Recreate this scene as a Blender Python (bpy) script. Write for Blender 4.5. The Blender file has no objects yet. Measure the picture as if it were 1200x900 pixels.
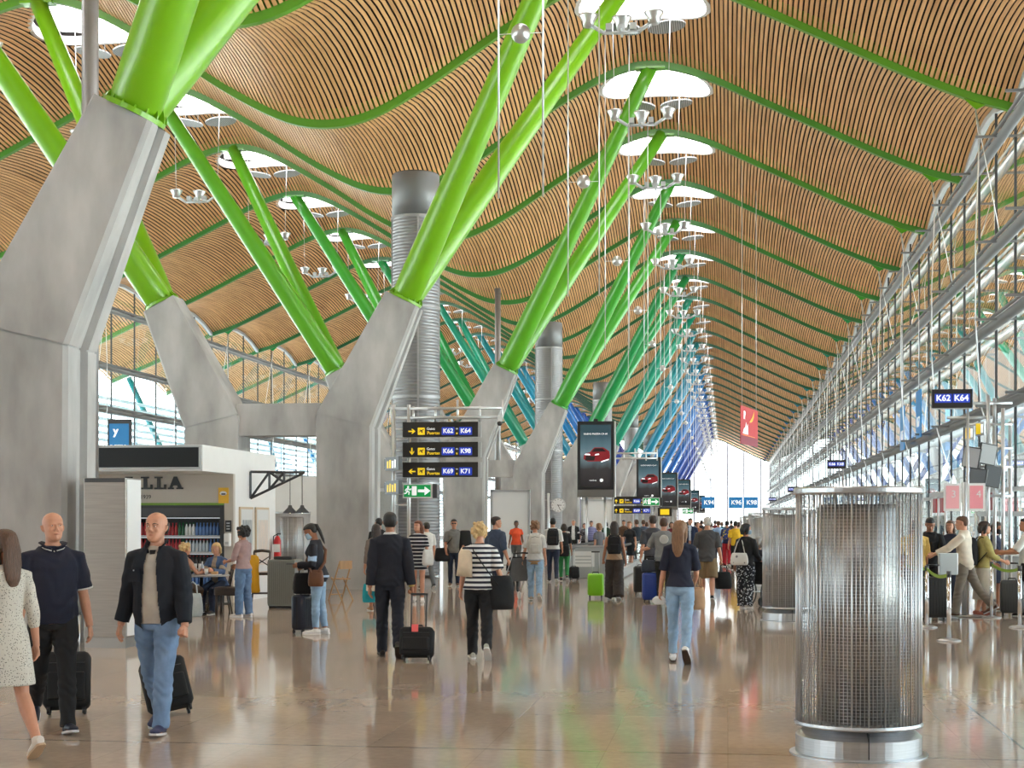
SKY_STRENGTH = 4.5; DAY_EMIT = 9.0; SUN = 60.0; EXPOSURE = 0.0
import bpy, bmesh, math, random
from mathutils import Vector, Matrix
R = random.Random(7)
PI = math.pi
SC = bpy.context.scene
COL = SC.collection

# ------------------------------------------------------------------ camera
F = 1800.0; HZ = 612.0; CAMH = 1.7
PSI = math.atan(253 / F)
CP, SP = math.cos(PSI), math.sin(PSI)
cam = bpy.data.cameras.new('camera'); cam.lens = 36 * F / 1200; cam.sensor_width = 36
cam.shift_y = (HZ - 450) / 1200; cam.clip_end = 2000
co = bpy.data.objects.new('camera', cam); COL.objects.link(co)
co.location = (0, 0, CAMH); co.rotation_euler = (PI / 2, 0, PSI)
SC.camera = co
SC.view_settings.view_transform = 'Standard'
SC.view_settings.look = 'None'; SC.view_settings.gamma = 1; SC.view_settings.use_curve_mapping = False

def at(px, py, d):            # point at camera depth d seen at pixel
    u = (px - 600) / F * d; v = (HZ - py) / F * d
    return Vector((u * CP - d * SP, u * SP + d * CP, CAMH + v))
def fl(px, py):               # floor point
    d = CAMH * F / (py - HZ)
    p = at(px, py, d); p.z = 0
    return p

# ------------------------------------------------------------------ materials
MATS = {}
def lin(c):
    return tuple(((x / 255) / 12.92 if x <= 10 else ((x / 255 + .055) / 1.055) ** 2.4) for x in c)
def mat(name, rgb, rough=.5, metal=0., var=0., scale=8., bump=0., emit=0., stretch=(1, 1, 1), spec=.5, coat=0., dark=None):
    """principled material with procedural noise variation; rgb linear"""
    if name in MATS: return MATS[name]
    m = bpy.data.materials.new(name); m.use_nodes = True
    nt = m.node_tree; b = nt.nodes['Principled BSDF']
    b.inputs['Roughness'].default_value = rough; b.inputs['Metallic'].default_value = metal
    b.inputs['Specular IOR Level'].default_value = spec
    if coat: b.inputs['Coat Weight'].default_value = coat
    b.inputs['Base Color'].default_value = (*rgb, 1)
    if var or bump:
        tc = nt.nodes.new('ShaderNodeTexCoord'); mp = nt.nodes.new('ShaderNodeMapping')
        mp.inputs['Scale'].default_value = stretch
        nz = nt.nodes.new('ShaderNodeTexNoise'); nz.inputs['Scale'].default_value = scale
        nz.inputs['Detail'].default_value = 5
        nt.links.new(tc.outputs['Object'], mp.inputs[0]); nt.links.new(mp.outputs[0], nz.inputs['Vector'])
        if var:
            cr = nt.nodes.new('ShaderNodeValToRGB'); e = cr.color_ramp.elements
            lo = dark or tuple(max(0, x * (1 - var)) for x in rgb); hi = tuple(min(1, x * (1 + var * .7)) for x in rgb)
            e[0].color = (*lo, 1); e[0].position = .3; e[1].color = (*hi, 1); e[1].position = .7
            nt.links.new(nz.outputs[0], cr.inputs[0]); nt.links.new(cr.outputs[0], b.inputs['Base Color'])
        if bump:
            bn = nt.nodes.new('ShaderNodeBump'); bn.inputs['Strength'].default_value = bump; bn.inputs['Distance'].default_value = .02
            nt.links.new(nz.outputs[0], bn.inputs['Height']); nt.links.new(bn.outputs[0], b.inputs['Normal'])
    if emit:
        b.inputs['Emission Color'].default_value = (*rgb, 1); b.inputs['Emission Strength'].default_value = emit
    MATS[name] = m
    return m
def nodes(name):
    m = bpy.data.materials.new(name); m.use_nodes = True; nt = m.node_tree
    MATS[name] = m
    return m, nt, nt.nodes['Principled BSDF'], nt.nodes['Material Output']

# ------------------------------------------------------------------ mesh builder
class MB:
    def __init__(s): s.v = []; s.f = []; s.mi = []; s.sm = []
    def ring_loft(s, rings, cap=True, closed=False, smooth=False, mi=0):
        n = len(rings[0]); o = len(s.v)
        for r in rings: s.v += [tuple(p) for p in r]
        m = len(rings)
        for i in range(m if closed else m - 1):
            a = o + i * n; b = o + ((i + 1) % m) * n
            for j in range(n):
                k = (j + 1) % n
                s.f.append((a + j, a + k, b + k, b + j)); s.mi.append(mi); s.sm.append(smooth)
        if cap and not closed:
            s.f.append(tuple(o + j for j in range(n))[::-1]); s.mi.append(mi); s.sm.append(False)
            s.f.append(tuple(o + (m - 1) * n + j for j in range(n))); s.mi.append(mi); s.sm.append(False)
        return s
    def box(s, x0, x1, y0, y1, z0, z1, mi=0, M=None):
        o = len(s.v)
        for z in (z0, z1):
            for x, y in ((x0, y0), (x1, y0), (x1, y1), (x0, y1)):
                p = Vector((x, y, z)); s.v.append(tuple(M @ p if M else p))
        for f in ((3, 2, 1, 0), (4, 5, 6, 7), (0, 1, 5, 4), (1, 2, 6, 5), (2, 3, 7, 6), (3, 0, 4, 7)):
            s.f.append(tuple(o + i for i in f)); s.mi.append(mi); s.sm.append(False)
        return s
    def rbox(s, x0, x1, y0, y1, z0, z1, r=.02, mi=0, n=3, M=None):
        """box with rounded vertical (Z) edges and softened top/bottom"""
        def ring(z, ins):
            pts = []
            for cx, cy, a0 in ((x1 - r, y1 - r, 0), (x0 + r, y1 - r, PI / 2), (x0 + r, y0 + r, PI), (x1 - r, y0 + r, PI * 1.5)):
                for i in range(n + 1):
                    a = a0 + i * PI / 2 / n
                    p = Vector((cx + (r - ins) * math.cos(a), cy + (r - ins) * math.sin(a), z))
                    pts.append(M @ p if M else p)
            return pts
        e = r * .4
        s.ring_loft([ring(z0, e), ring(z0 + e, 0), ring(z1 - e, 0), ring(z1, e)], smooth=False, mi=mi)
        return s
    def tube(s, pts, rad, n=10, smooth=True, cap=True, mi=0, up=None, t0=None):
        """pts list of Vectors; rad scalar or list"""
        pts = [Vector(p) for p in pts]; m = len(pts)
        if not hasattr(rad, '__len__'): rad = [rad] * m
        rings = []; ref = up
        for i in range(m):
            t = (pts[min(i + 1, m - 1)] - pts[max(i - 1, 0)])
            if t.length < 1e-9: t = Vector((0, 0, 1))
            t.normalize()
            if i == 0 and t0 is not None: t = t0
            if ref is None: ref = Vector((0, 0, 1)) if abs(t.z) < .9 else Vector((1, 0, 0))
            a = (ref - t * ref.dot(t))
            if a.length < 1e-6: a = t.orthogonal()
            a.normalize(); b = t.cross(a); ref = a
            r = rad[i]; ra, rb = (r if hasattr(r, '__len__') else (r, r))
            rings.append([pts[i] + a * math.cos(2 * PI * j / n) * ra + b * math.sin(2 * PI * j / n) * rb for j in range(n)])
        s.ring_loft(rings, smooth=smooth, mi=mi, cap=cap)
        return s
    def cyl(s, c, r, z0, z1, n=24, mi=0, r2=None, smooth=True):
        r2 = r if r2 is None else r2
        s.ring_loft([[(c[0] + q * math.cos(2 * PI * j / n), c[1] + q * math.sin(2 * PI * j / n), z) for j in range(n)] for q, z in ((r, z0), (r2, z1))], smooth=smooth, mi=mi)
        return s
    def lathe(s, prof, c=(0, 0, 0), n=32, mi=0, M=None, smooth=True):
        rings = []
        for r, z in prof:
            ring = []
            for j in range(n):
                p = Vector((r * math.cos(2 * PI * j / n), r * math.sin(2 * PI * j / n), z))
                if M: p = M @ p
                ring.append(p + Vector(c))
            rings.append(ring)
        s.ring_loft(rings, smooth=smooth, mi=mi)
        return s
    def ball(s, c, r, n=12, mi=0, sz=1.):
        c = Vector(c); prof = []
        for i in range(n // 2 + 1):
            a = -PI / 2 + PI * i / (n // 2)
            prof.append((max(1e-4, r * math.cos(a)), r * sz * math.sin(a)))
        return s.lathe(prof, c, n, mi)
    def prism(s, poly, M, d, mi=0):
        """2d polygon (x,y), extruded d along local z, mapped with matrix M"""
        o = len(s.v); n = len(poly)
        for z in (0, d):
            for x, y in poly: s.v.append(tuple(M @ Vector((x, y, z))))
        s.f.append(tuple(o + j for j in range(n))[::-1]); s.f.append(tuple(o + n + j for j in range(n)))
        s.mi += [mi, mi]; s.sm += [False, False]
        for j in range(n):
            k = (j + 1) % n
            s.f.append((o + j, o + k, o + n + k, o + n + j)); s.mi.append(mi); s.sm.append(False)
        return s
    def quad(s, a, b, c, d, mi=0):
        o = len(s.v); s.v += [tuple(a), tuple(b), tuple(c), tuple(d)]
        s.f.append((o, o + 1, o + 2, o + 3)); s.mi.append(mi); s.sm.append(False)
        return s
    def build(s, name, m, parent=None, loc=None):
        me = bpy.data.meshes.new(name); me.from_pydata(s.v, [], s.f)
        for x in (m if isinstance(m, (list, tuple)) else [m]): me.materials.append(x)
        me.polygons.foreach_set('material_index', s.mi); me.polygons.foreach_set('use_smooth', s.sm)
        me.update()
        o = bpy.data.objects.new(name, me); COL.objects.link(o)
        if parent: o.parent = parent
        if loc is not None: o.location = loc
        return o
def tag(o, label=None, cat=None, group=None, kind=None):
    if label: o['label'] = label
    if cat: o['category'] = cat
    if group: o['group'] = group
    if kind: o['kind'] = kind
    return o
def empty(name, loc=(0, 0, 0), rz=0., label=None, cat=None, group=None):
    o = bpy.data.objects.new(name, None); COL.objects.link(o); o.empty_display_size = .1
    o.location = loc; o.rotation_euler = (0, 0, rz)
    return tag(o, label, cat, group)
def copy_tree(o, parent=None):
    c = o.copy(); COL.objects.link(c)
    if parent: c.parent = parent
    for ch in list(o.children): copy_tree(ch, c)
    return c
def face_mat(loc, rz=0.):
    """matrix: local x right, y up, z out of a vertical panel facing local -Y (towards camera) turned by rz"""
    return Matrix.Translation(loc) @ Matrix.Rotation(rz, 4, 'Z') @ Matrix.Rotation(PI / 2, 4, 'X')
def text(name, s, M, size, m, parent=None, depth=.004, align='CENTER', bold=0.):
    cu = bpy.data.curves.new(name, 'FONT'); cu.body = s; cu.size = size; cu.align_x = align; cu.align_y = 'CENTER'
    cu.extrude = depth / 2; cu.offset = bold
    o = bpy.data.objects.new(name, cu); COL.objects.link(o)
    dg = bpy.context.evaluated_depsgraph_get()
    me = bpy.data.meshes.new_from_object(o.evaluated_get(dg)); me.name = name
    bpy.data.objects.remove(o); bpy.data.curves.remove(cu)
    me.materials.clear(); me.materials.append(m)
    me.transform(M)
    q = bpy.data.objects.new(name, me); COL.objects.link(q)
    if parent: q.parent = parent
    return q
ORD = ['first', 'second', 'third', 'fourth', 'fifth', 'sixth', 'seventh', 'eighth', 'ninth', 'tenth', 'eleventh', 'twelfth', 'thirteenth', 'fourteenth', 'fifteenth', 'sixteenth', 'seventeenth', 'eighteenth', 'nineteenth', 'twentieth', 'twenty-first', 'twenty-second', 'twenty-third', 'twenty-fourth', 'twenty-fifth', 'twenty-sixth', 'twenty-seventh', 'twenty-eighth', 'twenty-ninth', 'thirtieth', 'thirty-first', 'thirty-second', 'thirty-third', 'thirty-fourth', 'thirty-fifth']
# ------------------------------------------------------------------ world
w = bpy.data.worlds.new('sky'); SC.world = w; w.use_nodes = True
nt = w.node_tree; bg = nt.nodes['Background']
tc = nt.nodes.new('ShaderNodeTexCoord'); sx = nt.nodes.new('ShaderNodeSeparateXYZ'); cr = nt.nodes.new('ShaderNodeValToRGB')
nt.links.new(tc.outputs['Generated'], sx.inputs[0]); nt.links.new(sx.outputs['Z'], cr.inputs[0])
e = cr.color_ramp.elements; e[0].position = 0.; e[0].color = (.92, .95, .95, 1); e[1].position = .7; e[1].color = (.72, .85, 1., 1)
nt.links.new(cr.outputs[0], bg.inputs[0]); bg.inputs[1].default_value = SKY_STRENGTH

sun = bpy.data.lights.new('sun', 'SUN'); sun.energy = SUN; sun.angle = .01; sun.color = (1, .96, .88)
so = bpy.data.objects.new('sun', sun); COL.objects.link(so)
so.rotation_euler = Vector((-.75, .15, -1)).to_track_quat('-Z', 'Y').to_euler()
# ------------------------------------------------------------------ hall measures
XV = -11.4                       # valley / symmetry axis
PROF = [(-11.4, 13.2), (-10.2, 13.4), (-8.6, 14.2), (-6.9, 15.3), (-5.5, 16.15), (-4.4, 16.75), (-3.5, 17.1), (-2.6, 17.22), (-1.6, 17.05), (-.57, 16.68), (1.33, 15.75), (3.2, 14.84), (5.06, 13.94), (6.55, 13.3), (7.65, 12.95),
        (9.3, 12.22), (11., 11.45), (12.8, 10.7), (15.5, 9.6)]
def prof(x):
    if x < XV: x = 2 * XV - x
    P = PROF
    for i in range(len(P) - 1):
        if x <= P[i + 1][0] or i == len(P) - 2:
            x0, y0 = P[i]; x1, y1 = P[i + 1]
            t = (x - x0) / (x1 - x0)
            def slope(k):
                if k == 0: return 0.
                if k >= len(P) - 1: return (P[k][1] - P[k - 1][1]) / (P[k][0] - P[k - 1][0])
                return (P[k + 1][1] - P[k - 1][1]) / (P[k + 1][0] - P[k - 1][0])
            m0 = slope(i); m1 = slope(i + 1)
            h = x1 - x0
            return ((2 * t ** 3 - 3 * t * t + 1) * y0 + (t ** 3 - 2 * t * t + t) * h * m0 + (-2 * t ** 3 + 3 * t * t) * y1 + (t ** 3 - t * t) * h * m1)
    return P[-1][1]
XR = 7.7; XL = 2 * XV - XR        # facade planes
YC0 = 20.4; SPC = 18.1; BAY = SPC / 2
def ycol(k): return YC0 + SPC * k
Y0B = YC0 - BAY / 2 - 4 * BAY     # first roof beam (behind camera)
NB = 35
YB = [Y0B + BAY * i for i in range(NB)]
YEND = YB[-1]
BULGE = .95
BP = [(0, .95), (4, .82), (7, .84), (9.5, .88), (12, .55), (15.2, .32), (17.4, .48), (19.1, .85), (40, .85)]
def bul(t, x):
    u = abs(x - XV)
    for (a, p), (b_, q) in zip(BP, BP[1:]):
        if u <= b_: B_ = p + (q - p) * (u - a) / (b_ - a); break
    return B_ * (1 - (2 * t - 1) ** 2)
CR_R = -2.6; CR_L = 2 * XV - CR_R
SKX, SKY_ = 1.95, 2.15            # skylight half sizes

# slat material
m, nt, b, out = nodes('bamboo_slats')
tc = nt.nodes.new('ShaderNodeTexCoord'); mp = nt.nodes.new('ShaderNodeMapping'); mp.inputs['Scale'].default_value = (6.5, .35, .0)
nz = nt.nodes.new('ShaderNodeTexNoise'); nz.inputs['Scale'].default_value = 1.; nz.inputs['Detail'].default_value = 3
nt.links.new(tc.outputs['Object'], mp.inputs[0]); nt.links.new(mp.outputs[0], nz.inputs['Vector'])
cr = nt.nodes.new('ShaderNodeValToRGB'); e = cr.color_ramp.elements
e[0].position = .3; e[0].color = (.46, .24, .10, 1); e[1].position = .7; e[1].color = (.68, .39, .18, 1)
nt.links.new(nz.outputs[0], cr.inputs[0]); nt.links.new(cr.outputs[0], b.inputs['Base Color'])
b.inputs['Roughness'].default_value = .5
M_SLAT = m
M_BACK = mat('dark_roof_void', (.014, .009, .007), .95)
M_CONC = mat('cast_concrete', (.40, .40, .40), .78, var=.30, scale=1.5, bump=.2, stretch=(1, 1, .4))
M_STEEL = mat('brushed_steel', (.52, .53, .55), .32, .9, var=.12, scale=3, stretch=(1, 1, 30))
M_DUCT = mat('ribbed_duct_metal', (.25, .255, .27), .5, .6)
M_GREY = mat('grey_painted_steel', (.42, .44, .46), .45, .3)
M_TRUSS = mat('truss_grey', (.20, .21, .22), .5, .2)
M_ROD = mat('rod_metal', (.62, .64, .66), .3, .7)
M_BLACK = mat('black_plastic', (.012, .012, .014), .4)
M_DARK = mat('dark_grey_metal', (.06, .062, .068), .45, .3)
M_WHITE = mat('white_paint', (.74, .745, .75), .5, var=.03, scale=2)
M_DAY = mat('skylight_daylight', (1, .99, .97), .5, emit=DAY_EMIT)
# glass: part mirror, part clear
def glass(name, tint, refl, rough=.0):
    m, nt, b, out = nodes(name)
    nt.nodes.remove(b)
    tr = nt.nodes.new('ShaderNodeBsdfTransparent'); tr.inputs[0].default_value = (*tint, 1)
    gl = nt.nodes.new('ShaderNodeBsdfGlossy'); gl.inputs['Roughness'].default_value = rough; gl.inputs[0].default_value = (.9, .95, .95, 1)
    fr = nt.nodes.new('ShaderNodeFresnel'); fr.inputs[0].default_value = 1.5
    ad = nt.nodes.new('ShaderNodeMath'); ad.operation = 'MULTIPLY_ADD'; ad.inputs[1].default_value = .85; ad.inputs[2].default_value = refl
    ad.use_clamp = True
    mx = nt.nodes.new('ShaderNodeMixShader')
    nt.links.new(fr.outputs[0], ad.inputs[0]); nt.links.new(ad.outputs[0], mx.inputs[0])
    nt.links.new(tr.outputs[0], mx.inputs[1]); nt.links.new(gl.outputs[0], mx.inputs[2]); nt.links.new(mx.outputs[0], out.inputs[0])
    return m
M_GLASS = glass('facade_glass', (.86, .94, .95), .06)
M_CLEAR = glass('clear_glass', (.93, .96, .96), .03)

# ------------------------------------------------------------------ floor
m, nt, b, out = nodes('polished_stone_floor')
tc = nt.nodes.new('ShaderNodeTexCoord'); 
def nnode(scale, detail, st):
    mp = nt.nodes.new('ShaderNodeMapping'); mp.inputs['Scale'].default_value = st
    nz = nt.nodes.new('ShaderNodeTexNoise'); nz.inputs['Scale'].default_value = scale; nz.inputs['Detail'].default_value = detail
    nt.links.new(tc.outputs['Object'], mp.inputs[0]); nt.links.new(mp.outputs[0], nz.inputs['Vector']); return nz
n1 = nnode(1.3, 3, (1, .6, 1)); n2 = nnode(14, 6, (1, 1, 1))
mixn = nt.nodes.new('ShaderNodeMix'); mixn.inputs[0].default_value = .45
nt.links.new(n1.outputs[0], mixn.inputs[2]); nt.links.new(n2.outputs[0], mixn.inputs[3])
cr = nt.nodes.new('ShaderNodeValToRGB'); e = cr.color_ramp.elements
e[0].position = .33; e[0].color = (.41, .32, .25, 1); e[1].position = .68; e[1].color = (.53, .43, .345, 1)
nt.links.new(mixn.outputs[0], cr.inputs[0])
# slab tone variation + joints
br = nt.nodes.new('ShaderNodeTexBrick'); br.offset = 0.; br.inputs['Scale'].default_value = 1.
br.inputs['Brick Width'].default_value = .9; br.inputs['Row Height'].default_value = .9; br.inputs['Mortar Size'].default_value = .003
br.inputs['Color1'].default_value = (.93, .93, .93, 1); br.inputs['Color2'].default_value = (1.04, 1.03, 1.01, 1); br.inputs['Mortar'].default_value = (.8, .78, .76, 1)
nt.links.new(tc.outputs['Object'], br.inputs['Vector'])
br2 = nt.nodes.new('ShaderNodeTexBrick'); br2.offset = 0.; br2.inputs['Scale'].default_value = 1.
br2.inputs['Brick Width'].default_value = 9.05; br2.inputs['Row Height'].default_value = 4.525; br2.inputs['Mortar Size'].default_value = .012
br2.inputs['Color1'].default_value = (1, 1, 1, 1); br2.inputs['Color2'].default_value = (1, 1, 1, 1); br2.inputs['Mortar'].default_value = (.3, .28, .26, 1)
mp2 = nt.nodes.new('ShaderNodeMapping'); mp2.inputs['Location'].default_value = (6.85, 2.2, 0)
nt.links.new(tc.outputs['Object'], mp2.inputs[0]); nt.links.new(mp2.outputs[0], br2.inputs['Vector'])
mu = nt.nodes.new('ShaderNodeMix'); mu.data_type = 'RGBA'; mu.blend_type = 'MULTIPLY'; mu.inputs[0].default_value = 1
mu2 = nt.nodes.new('ShaderNodeMix'); mu2.data_type = 'RGBA'; mu2.blend_type = 'MULTIPLY'; mu2.inputs[0].default_value = 1
nt.links.new(cr.outputs[0], mu.inputs[6]); nt.links.new(br.outputs[0], mu.inputs[7])
nt.links.new(mu.outputs[2], mu2.inputs[6]); nt.links.new(br2.outputs[0], mu2.inputs[7]); nt.links.new(mu2.outputs[2], b.inputs['Base Color'])
rr = nt.nodes.new('ShaderNodeMapRange'); rr.inputs[3].default_value = .065; rr.inputs[4].default_value = .085
nt.links.new(n1.outputs[0], rr.inputs[0]); nt.links.new(rr.outputs[0], b.inputs['Roughness'])
bn = nt.nodes.new('ShaderNodeBump'); bn.inputs['Strength'].default_value = .02; bn.inputs['Distance'].default_value = .05
n3 = nnode(1.1, 1, (1.0, .6, 1)); nt.links.new(n3.outputs[0], bn.inputs['Height']); nt.links.new(bn.outputs[0], b.inputs['Normal'])
b.inputs['Specular IOR Level'].default_value = .4
M_FLOOR = m
q = MB().box(XL - .3, XR + .3, -20.5, YEND + 1, -.4, 0)
tag(q.build('floor', M_FLOOR), 'polished beige stone floor of the concourse', kind='structure')

# ------------------------------------------------------------------ ceiling: dark backing + slats
xs = [XL - 6.4 + i * .4 for i in range(int((XR - XL + 12.8) / .4) + 1)]
mb = MB(); SEG = 4
for i in range(NB - 1):
    rows = []
    for k in range(SEG + (1 if i == NB - 2 else 0)):
        t = k / SEG
        rows.append([(x, YB[i] + BAY * t, prof(x) + bul(t, x) + .34) for x in xs])
    o = len(mb.v)
    nx = len(xs)
    for r in rows: mb.v += r
for r in range((NB - 1) * SEG):
    for j in range(nx - 1):
        a = r * nx + j
        mb.f.append((a, a + 1, a + nx + 1, a + nx)); mb.mi.append(0); mb.sm.append(True)
ceil = tag(mb.build('ceiling', M_BACK), 'wavy roof lined with tan bamboo slats', kind='structure')
# arc-length slat positions
PITCH = .150
pos = []; x = XL - 6.3; s = 0.; nxt = 0.
while x < XR + 6.3:
    dx = .004
    ds = math.hypot(dx, prof(x + dx) - prof(x)); s += ds; x += dx
    if s >= nxt: pos.append(x); nxt += PITCH
mb = MB(); HW = PITCH * .325
def slat(x, y0, y1, i, n):
    o = len(mb.v); sl = (prof(x + .02) - prof(x - .02)) / .04
    q = math.hypot(1, sl); tx, tz = HW / q, HW * sl / q
    nxx, nzz = -sl / q * .025, 1 / q * .025
    for k in range(n + 1):
        y = y0 + (y1 - y0) * k / n; t = (y - YB[i]) / BAY; z = prof(x) + bul(t, x) + .02
        mb.v += [(x - tx + nxx, y, z - tz + nzz), (x - tx, y, z - tz), (x + tx, y, z + tz), (x + tx + nxx, y, z + tz + nzz)]
    for k in range(n):
        a = o + 4 * k
        for j in range(3):
            mb.f.append((a + j, a + j + 1, a + j + 5, a + j + 4)); mb.mi.append(0); mb.sm.append(False)
for i in range(NB - 1):
    n = 8 if i < 14 else 4
    yc = YB[i] + BAY * .5 - .25
    for x in pos:
        hit = None
        for cx in (CR_R, CR_L):
            d = (x - cx) / (SKX + .1)
            if abs(d) < 1:
                hh = (SKY_ + .1) * math.sqrt(1 - d * d); hit = (yc - hh, yc + hh)
        if hit:
            slat(x, YB[i] + .07, hit[0], i, max(2, n // 2)); slat(x, hit[1], YB[i] + BAY - .07, i, max(2, n // 2))
        else: slat(x, YB[i] + .07, YB[i] + BAY - .07, i, n)
tag(mb.build('slat_lining', M_SLAT, ceil), 'tan bamboo slats running along the hall')

# ------------------------------------------------------------------ colours along the hall
GRAD = [(108, 164, 10), (106, 164, 10), (84, 156, 26), (56, 148, 40), (14, 132, 66), (4, 132, 104), (4, 124, 132), (6, 120, 152), (10, 112, 168), (14, 100, 172), (16, 86, 164), (18, 72, 156), (20, 60, 146), (22, 52, 134), (24, 44, 122), (24, 40, 112), (24, 38, 108)]
def tube_mat(k):
    k = max(0, min(k, len(GRAD) - 1))
    return mat('tube_paint_%02d' % k, lin(GRAD[k]), .34, spec=.5, coat=.25)
BG = [(84, 142, 34), (84, 142, 34), (70, 132, 44), (52, 122, 50), (40, 108, 56), (34, 98, 58), (30, 88, 60), (40, 84, 70)]
def beam_mat(i):
    k = max(0, min((i - 4) // 2, len(BG) - 1))
    return mat('beam_paint_%02d' % k, lin(BG[k]), .4)

# ------------------------------------------------------------------ roof beams
bx = []
x = XL - 6.2
while x < XR + 6.2: bx.append(x); x += .33
bx.append(XR + 6.2); bx += [XR, XL]; bx = sorted(bx)
for i in range(NB):
    y = YB[i]; rings = []
    for x in bx:
        z = prof(x)
        rings.append([(x, y - .10, z - .17), (x, y + .10, z - .17), (x, y + .10, z + .36), (x, y - .10, z + .36)])
    n = i - 3
    lab = ('green' if i < 18 else 'dark green') + ' curved beam crossing the slatted roof, ' + (ORD[n - 1] + ' ahead of the camera' if n > 0 else ORD[3 - i] + ' one overhead or behind')
    o = tag(MB().ring_loft(rings).build('roof_beam', beam_mat(i)), lab, 'roof beam', 'green roof beams', 'thing')
    for sx_ in (1, -1):
        xx = XR - 1.05 if sx_ > 0 else XL + 1.05
        z = prof(xx) - .17
        poly = [(-.38, .03 + prof(xx - .38 * sx_) - prof(xx)), (.3, .03 + (prof(xx + .3 * sx_) - prof(xx))), (.02, -.2)]
        if sx_ < 0: poly = [(-a, b_) for a, b_ in poly][::-1]
        M_ = Matrix.Translation((xx, y + .03, z)) @ Matrix.Rotation(PI / 2, 4, 'X')
        MB().prism(poly, M_, .06).build('bracket', tube_mat(max(0, (i - 4) // 2)), o)

# ------------------------------------------------------------------ Y columns
CRZ = prof(CR_R) - .17
def sect(c, ux, uz, wd, d, out):
    """cross-section ring with a recess on its outer face. c centre (x,z); (ux,uz) unit direction of +u ; out=+1 recess on +u"""
    w2, d2 = wd / 2, d / 2; ch = min(.06, w2 * .2); g = d * .17; rc = .10
    pts = [(-w2 + .02, -d2), (w2 - ch, -d2), (w2, -d2 + ch), (w2, -g), (w2 - rc, -g + .03), (w2 - rc, g - .03), (w2, g), (w2, d2 - ch), (w2 - ch, d2), (-w2 + .02, d2), (-w2, d2 - .02), (-w2, -d2 + .02)]
    return [(c[0] + out * u * ux, c[2] + v, c[1] + u * uz) for u, v in pts]
def make_column(k):
    y = ycol(k); tm = tube_mat(k)
    root = empty('branching_column', (XV, y, 0))
    for s in (1, -1):
        def P(dx, z): return (s * dx, z, 0.)
        # pier: floor -> kink -> top
        st = [((1.75, 0.), 0., 1.4, 1.05), ((1.75, .12), 0., 1.4, 1.05), ((1.75, 4.27), -.235, 1.5, 1.05), ((3.22, 7.36), -.47, .92, .80)]
        rings = []
        for (cx, cz), a, wd, d in st:
            r = []
            for p in sect((cx, cz, 0), math.cos(a), math.sin(a), wd, d, 1): r.append((s * p[0], p[1], p[2]))
            rings.append(r if s > 0 else r[::-1])
        MB().ring_loft(rings[:3]).build('concrete_pier', M_CONC, root)
        gap = Vector((s * .23, 0, .97)) * .03
        mid = sum((Vector(p) for p in rings[2]), Vector()) / len(rings[2])
        core = [[mid + (Vector(p) - mid) * .96 - gap for p in rings[2]], [mid + (Vector(p) - mid) * .96 + gap * 1.5 for p in rings[2]]]
        MB().ring_loft(core).build('joint_core', M_CONC, root)
        MB().ring_loft([[tuple(Vector(p) + gap) for p in rings[2]], rings[3]]).build('concrete_leg', M_CONC, root)
        ax = Vector((s * (3.22 - 1.75), 0, 7.36 - 4.27)).normalized()
        c0 = Vector((s * 3.22, 0, 7.36))
        # flange with gussets
        q = ax.to_track_quat('Z', 'Y').to_matrix().to_4x4()
        fb = MB()
        Mx = Matrix.Translation(c0) @ q
        fb.lathe([(.36, 0), (.485, 0), (.485, .07), (.36, .07)], M=Matrix.Translation(c0) @ q @ Matrix.Diagonal((1, .92, 1, 1)), n=28, smooth=False)
        for j in range(16):
            a = j * PI / 8
            Mj = Mx @ Matrix.Rotation(a, 4, 'Z') @ Matrix.Translation((0, .012, 0)) @ Matrix.Rotation(PI / 2, 4, 'X')
            fb.prism([(.30, .06), (.465, .06), (.45, .12), (.33, .30)], Mj, .024)
        fb.build('flange', tm, root)
        for t in (-1, 1):
            top = Vector((s * (CR_R - XV), t * BAY / 2, CRZ + .02)); bot = c0 + Vector((0, t * .025, 0)) + ax * .03
            pts = []; rad = []
            for j in range(15):
                u = j / 14
                # start along the leg axis then straight to the crest
                pts.append(bot.lerp(top, u))
                rr_ = .385 + (.235 - .385) * u
                if u > .93: rr_ *= 1.05
                rad.append(rr_)
            tb = MB().tube([pts[0]] + [pts[0] + (pts[1] - pts[0]) * .22] + pts[1:], [.352, .372] + rad[1:], 24, t0=ax)
            tb.build('tube', tm, root)
            MB().box(top.x - .5, top.x + .5, top.y - .2, top.y + .2, CRZ - .05, CRZ + .03).build('cap_plate', tm, root)
    MB().box(-1.1, 1.1, -.42, .42, 3.92, 4.74).build('tie_beam', M_CONC, root)
    nm = ['lime green', 'lime green', 'green', 'mid green', 'emerald green', 'teal green', 'teal', 'teal blue', 'light blue', 'blue', 'blue', 'strong blue', 'deep blue', 'deep blue', 'dark blue', 'navy blue'][min(k, 15)]
    return tag(root, 'forked concrete column with %s slanting tubes, %s along the hall from the camera' % (nm, ORD[k]), 'column', 'forked columns of the hall', 'thing')
NCOL = 15
for k in range(NCOL): make_column(k)

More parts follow.
